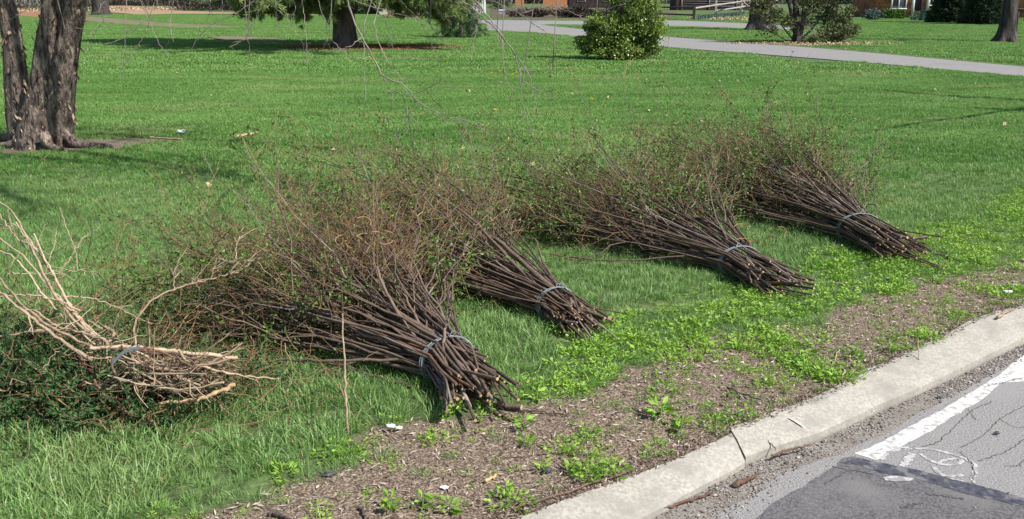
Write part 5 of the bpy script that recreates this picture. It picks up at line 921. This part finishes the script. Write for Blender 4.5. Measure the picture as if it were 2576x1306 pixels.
stick('twig', 'grey twig lying on the verge soil beyond the large weed clump', [(1830, 975), (1870, 990), (1920, 1010)], .005, 'grey_bark', z=.015); stick('bark_piece', 'dark bark strip on the soil at the bottom edge', [(680, 1290), (730, 1302)], .010, 'grey_bark', z=.012, cat='bark'); stick('twig', 'curved dark twig on bottom soil right of the dark bark strip', [(905, 1275), (918, 1300), (915, 1320)], .005, 'grey_bark', z=.012); stick('wood_chip', 'largest pale wood splinter on the verge soil', [(1220, 1345 - 10), (1240, 1322)], .006, 'cut_wood', z=.01, cat='wood chip'); stick('wood_chip', 'pale wood splinter lying left of the small curb weeds', [(1220, 1212), (1248, 1195)], .007, 'cut_wood', z=.012, cat='wood chip')
# the single long stalk standing in front of the nearest bundle, and two long thin stems from it
g = G(873, 1092); P = smooth_poly([g, R(872, 1040, g[1] + .0), R(870, 960, g[1] + .05), R(864, 870, g[1] + .1), R(861, 790, g[1] + .15)], 20); mb = MB(); P += rng.normal(0, .002, P.shape); tubes(mb, P, np.linspace(.006, .003, 20), 6, 0, .35); tag(mb.build('dead_stalk', M['tan_branch']), 'thin brown stalk standing upright in grass before the nearest bundle', 'stalk')
# litter and small stones
def crumple(name, label, px, py, s, m='paper', z=.03, cat='litter', rnk=.5):
    g = G(px, py); n = 60; a = nrm(rng.normal(size=(n, 3))); mb = MB(); V = icoV.copy()
    F_ = icoF; V2 = list(V); 
    for f in icoF: V2.append(nrm((V[f[0]] + V[f[1]] + V[f[2]])))
    V2 = np.array(V2) * (1 + rng.normal(0, .25, (len(V2), 1))) * np.array([1.3, .9, .5]) * s; Fn = []
    for i, f in enumerate(icoF): c = 12 + i; Fn += [(f[0], f[1], c), (f[1], f[2], c), (f[2], f[0], c)]
    mb.add(V2 + g + [0, 0, z], np.array(Fn)); return tag(mb.build(name, M[m], smooth=False), label, cat)
crumple('paper_scrap', 'crumpled white scrap on the lawn between two pale sticks', 457, 342, .045, z=.06); crumple('paper_scrap', 'crumpled white scrap on the grass edge below the nearest bundle', 984, 1089, .014, z=.03); crumple('paper_scrap', 'tiny white scrap right of the one below the nearest bundle', 1003, 1088, .012, z=.02); crumple('paper_scrap', 'small flat white scrap on the verge by the upper curb', 2533, 742, .02, z=.02)
for lab, x, y, s_, m, z in (('pale rounded pebble on the soil near the bottom', 1120, 1232, .010, 'paper', .01), ('dark stone on the soil at the lower left', 827, 1200, .016, 'tar', .01), ('dark stone in open verge soil', 1378, 1190, .014, 'tar', .01), ('dark pebble at the back of the curb', 1860, 1045, .013, 'tar', .01), ('small stone touching the back of the left curb run', 1560, 1228 - 18, .014, 'gravel', .0), ('dark pebble lying on the asphalt at the right', 2513, 1060, .010, 'tar', ROAD_Z + .01), ('dark pebble in the gutter at the right', 2368, 972, .010, 'tar', ROAD_Z + .01)):
    crumple('pebble', lab, x, y, s_, m, z, 'pebble')
dd = None
dlab = ['in line below the pine trunk', 'below the right end of the pine needle bed', 'left of the hanging twig tips', 'just above the lowest of the middle trio', 'lowest of the middle trio', 'highest of the middle trio', 'left of the middle trio', 'left one of the pair below the broadleaf bush', 'right one of the pair below the broadleaf bush', 'near the driveway edge right of the bush', 'in mid lawn above the third bundle', 'in mid lawn above the second bundle', 'under the hanging twig tips on the right']
for k, (x, y) in enumerate(((939, 166), (1124, 167), (1237, 193), (1298, 192), (1289, 197), (1257, 188), (1100, 189), (1455, 189), (1470, 186), (1872, 157), (1488, 262), (1245, 291), (1490, 178))):
    g = G(x, y)
    o = empty('dandelion', g); tag(o, 'small yellow dandelion flower ' + dlab[k], 'flower', 'dandelions on the lawn')
    if dd is None:
        mb = MB(); n = 40; a = rng.uniform(0, 6.28, n); leaves(mb, np.tile(g + [0, 0, .075], (n, 1)), np.stack([np.cos(a), np.sin(a), rng.uniform(.1, 1.2, n)], 1), .035, .012); h_ = mb.build('flower_head', M['dandelion'], o, False); mb = MB(); tubes(mb, np.array([g, g + [0, 0, .04], g + [0, 0, .08]]), np.full(3, .003), 5); s_ = mb.build('stem', M['bright_weed'], o); dd = (h_, s_)
    else:
        for q in dd: c = q.copy(); C.objects.link(c); c.parent = o
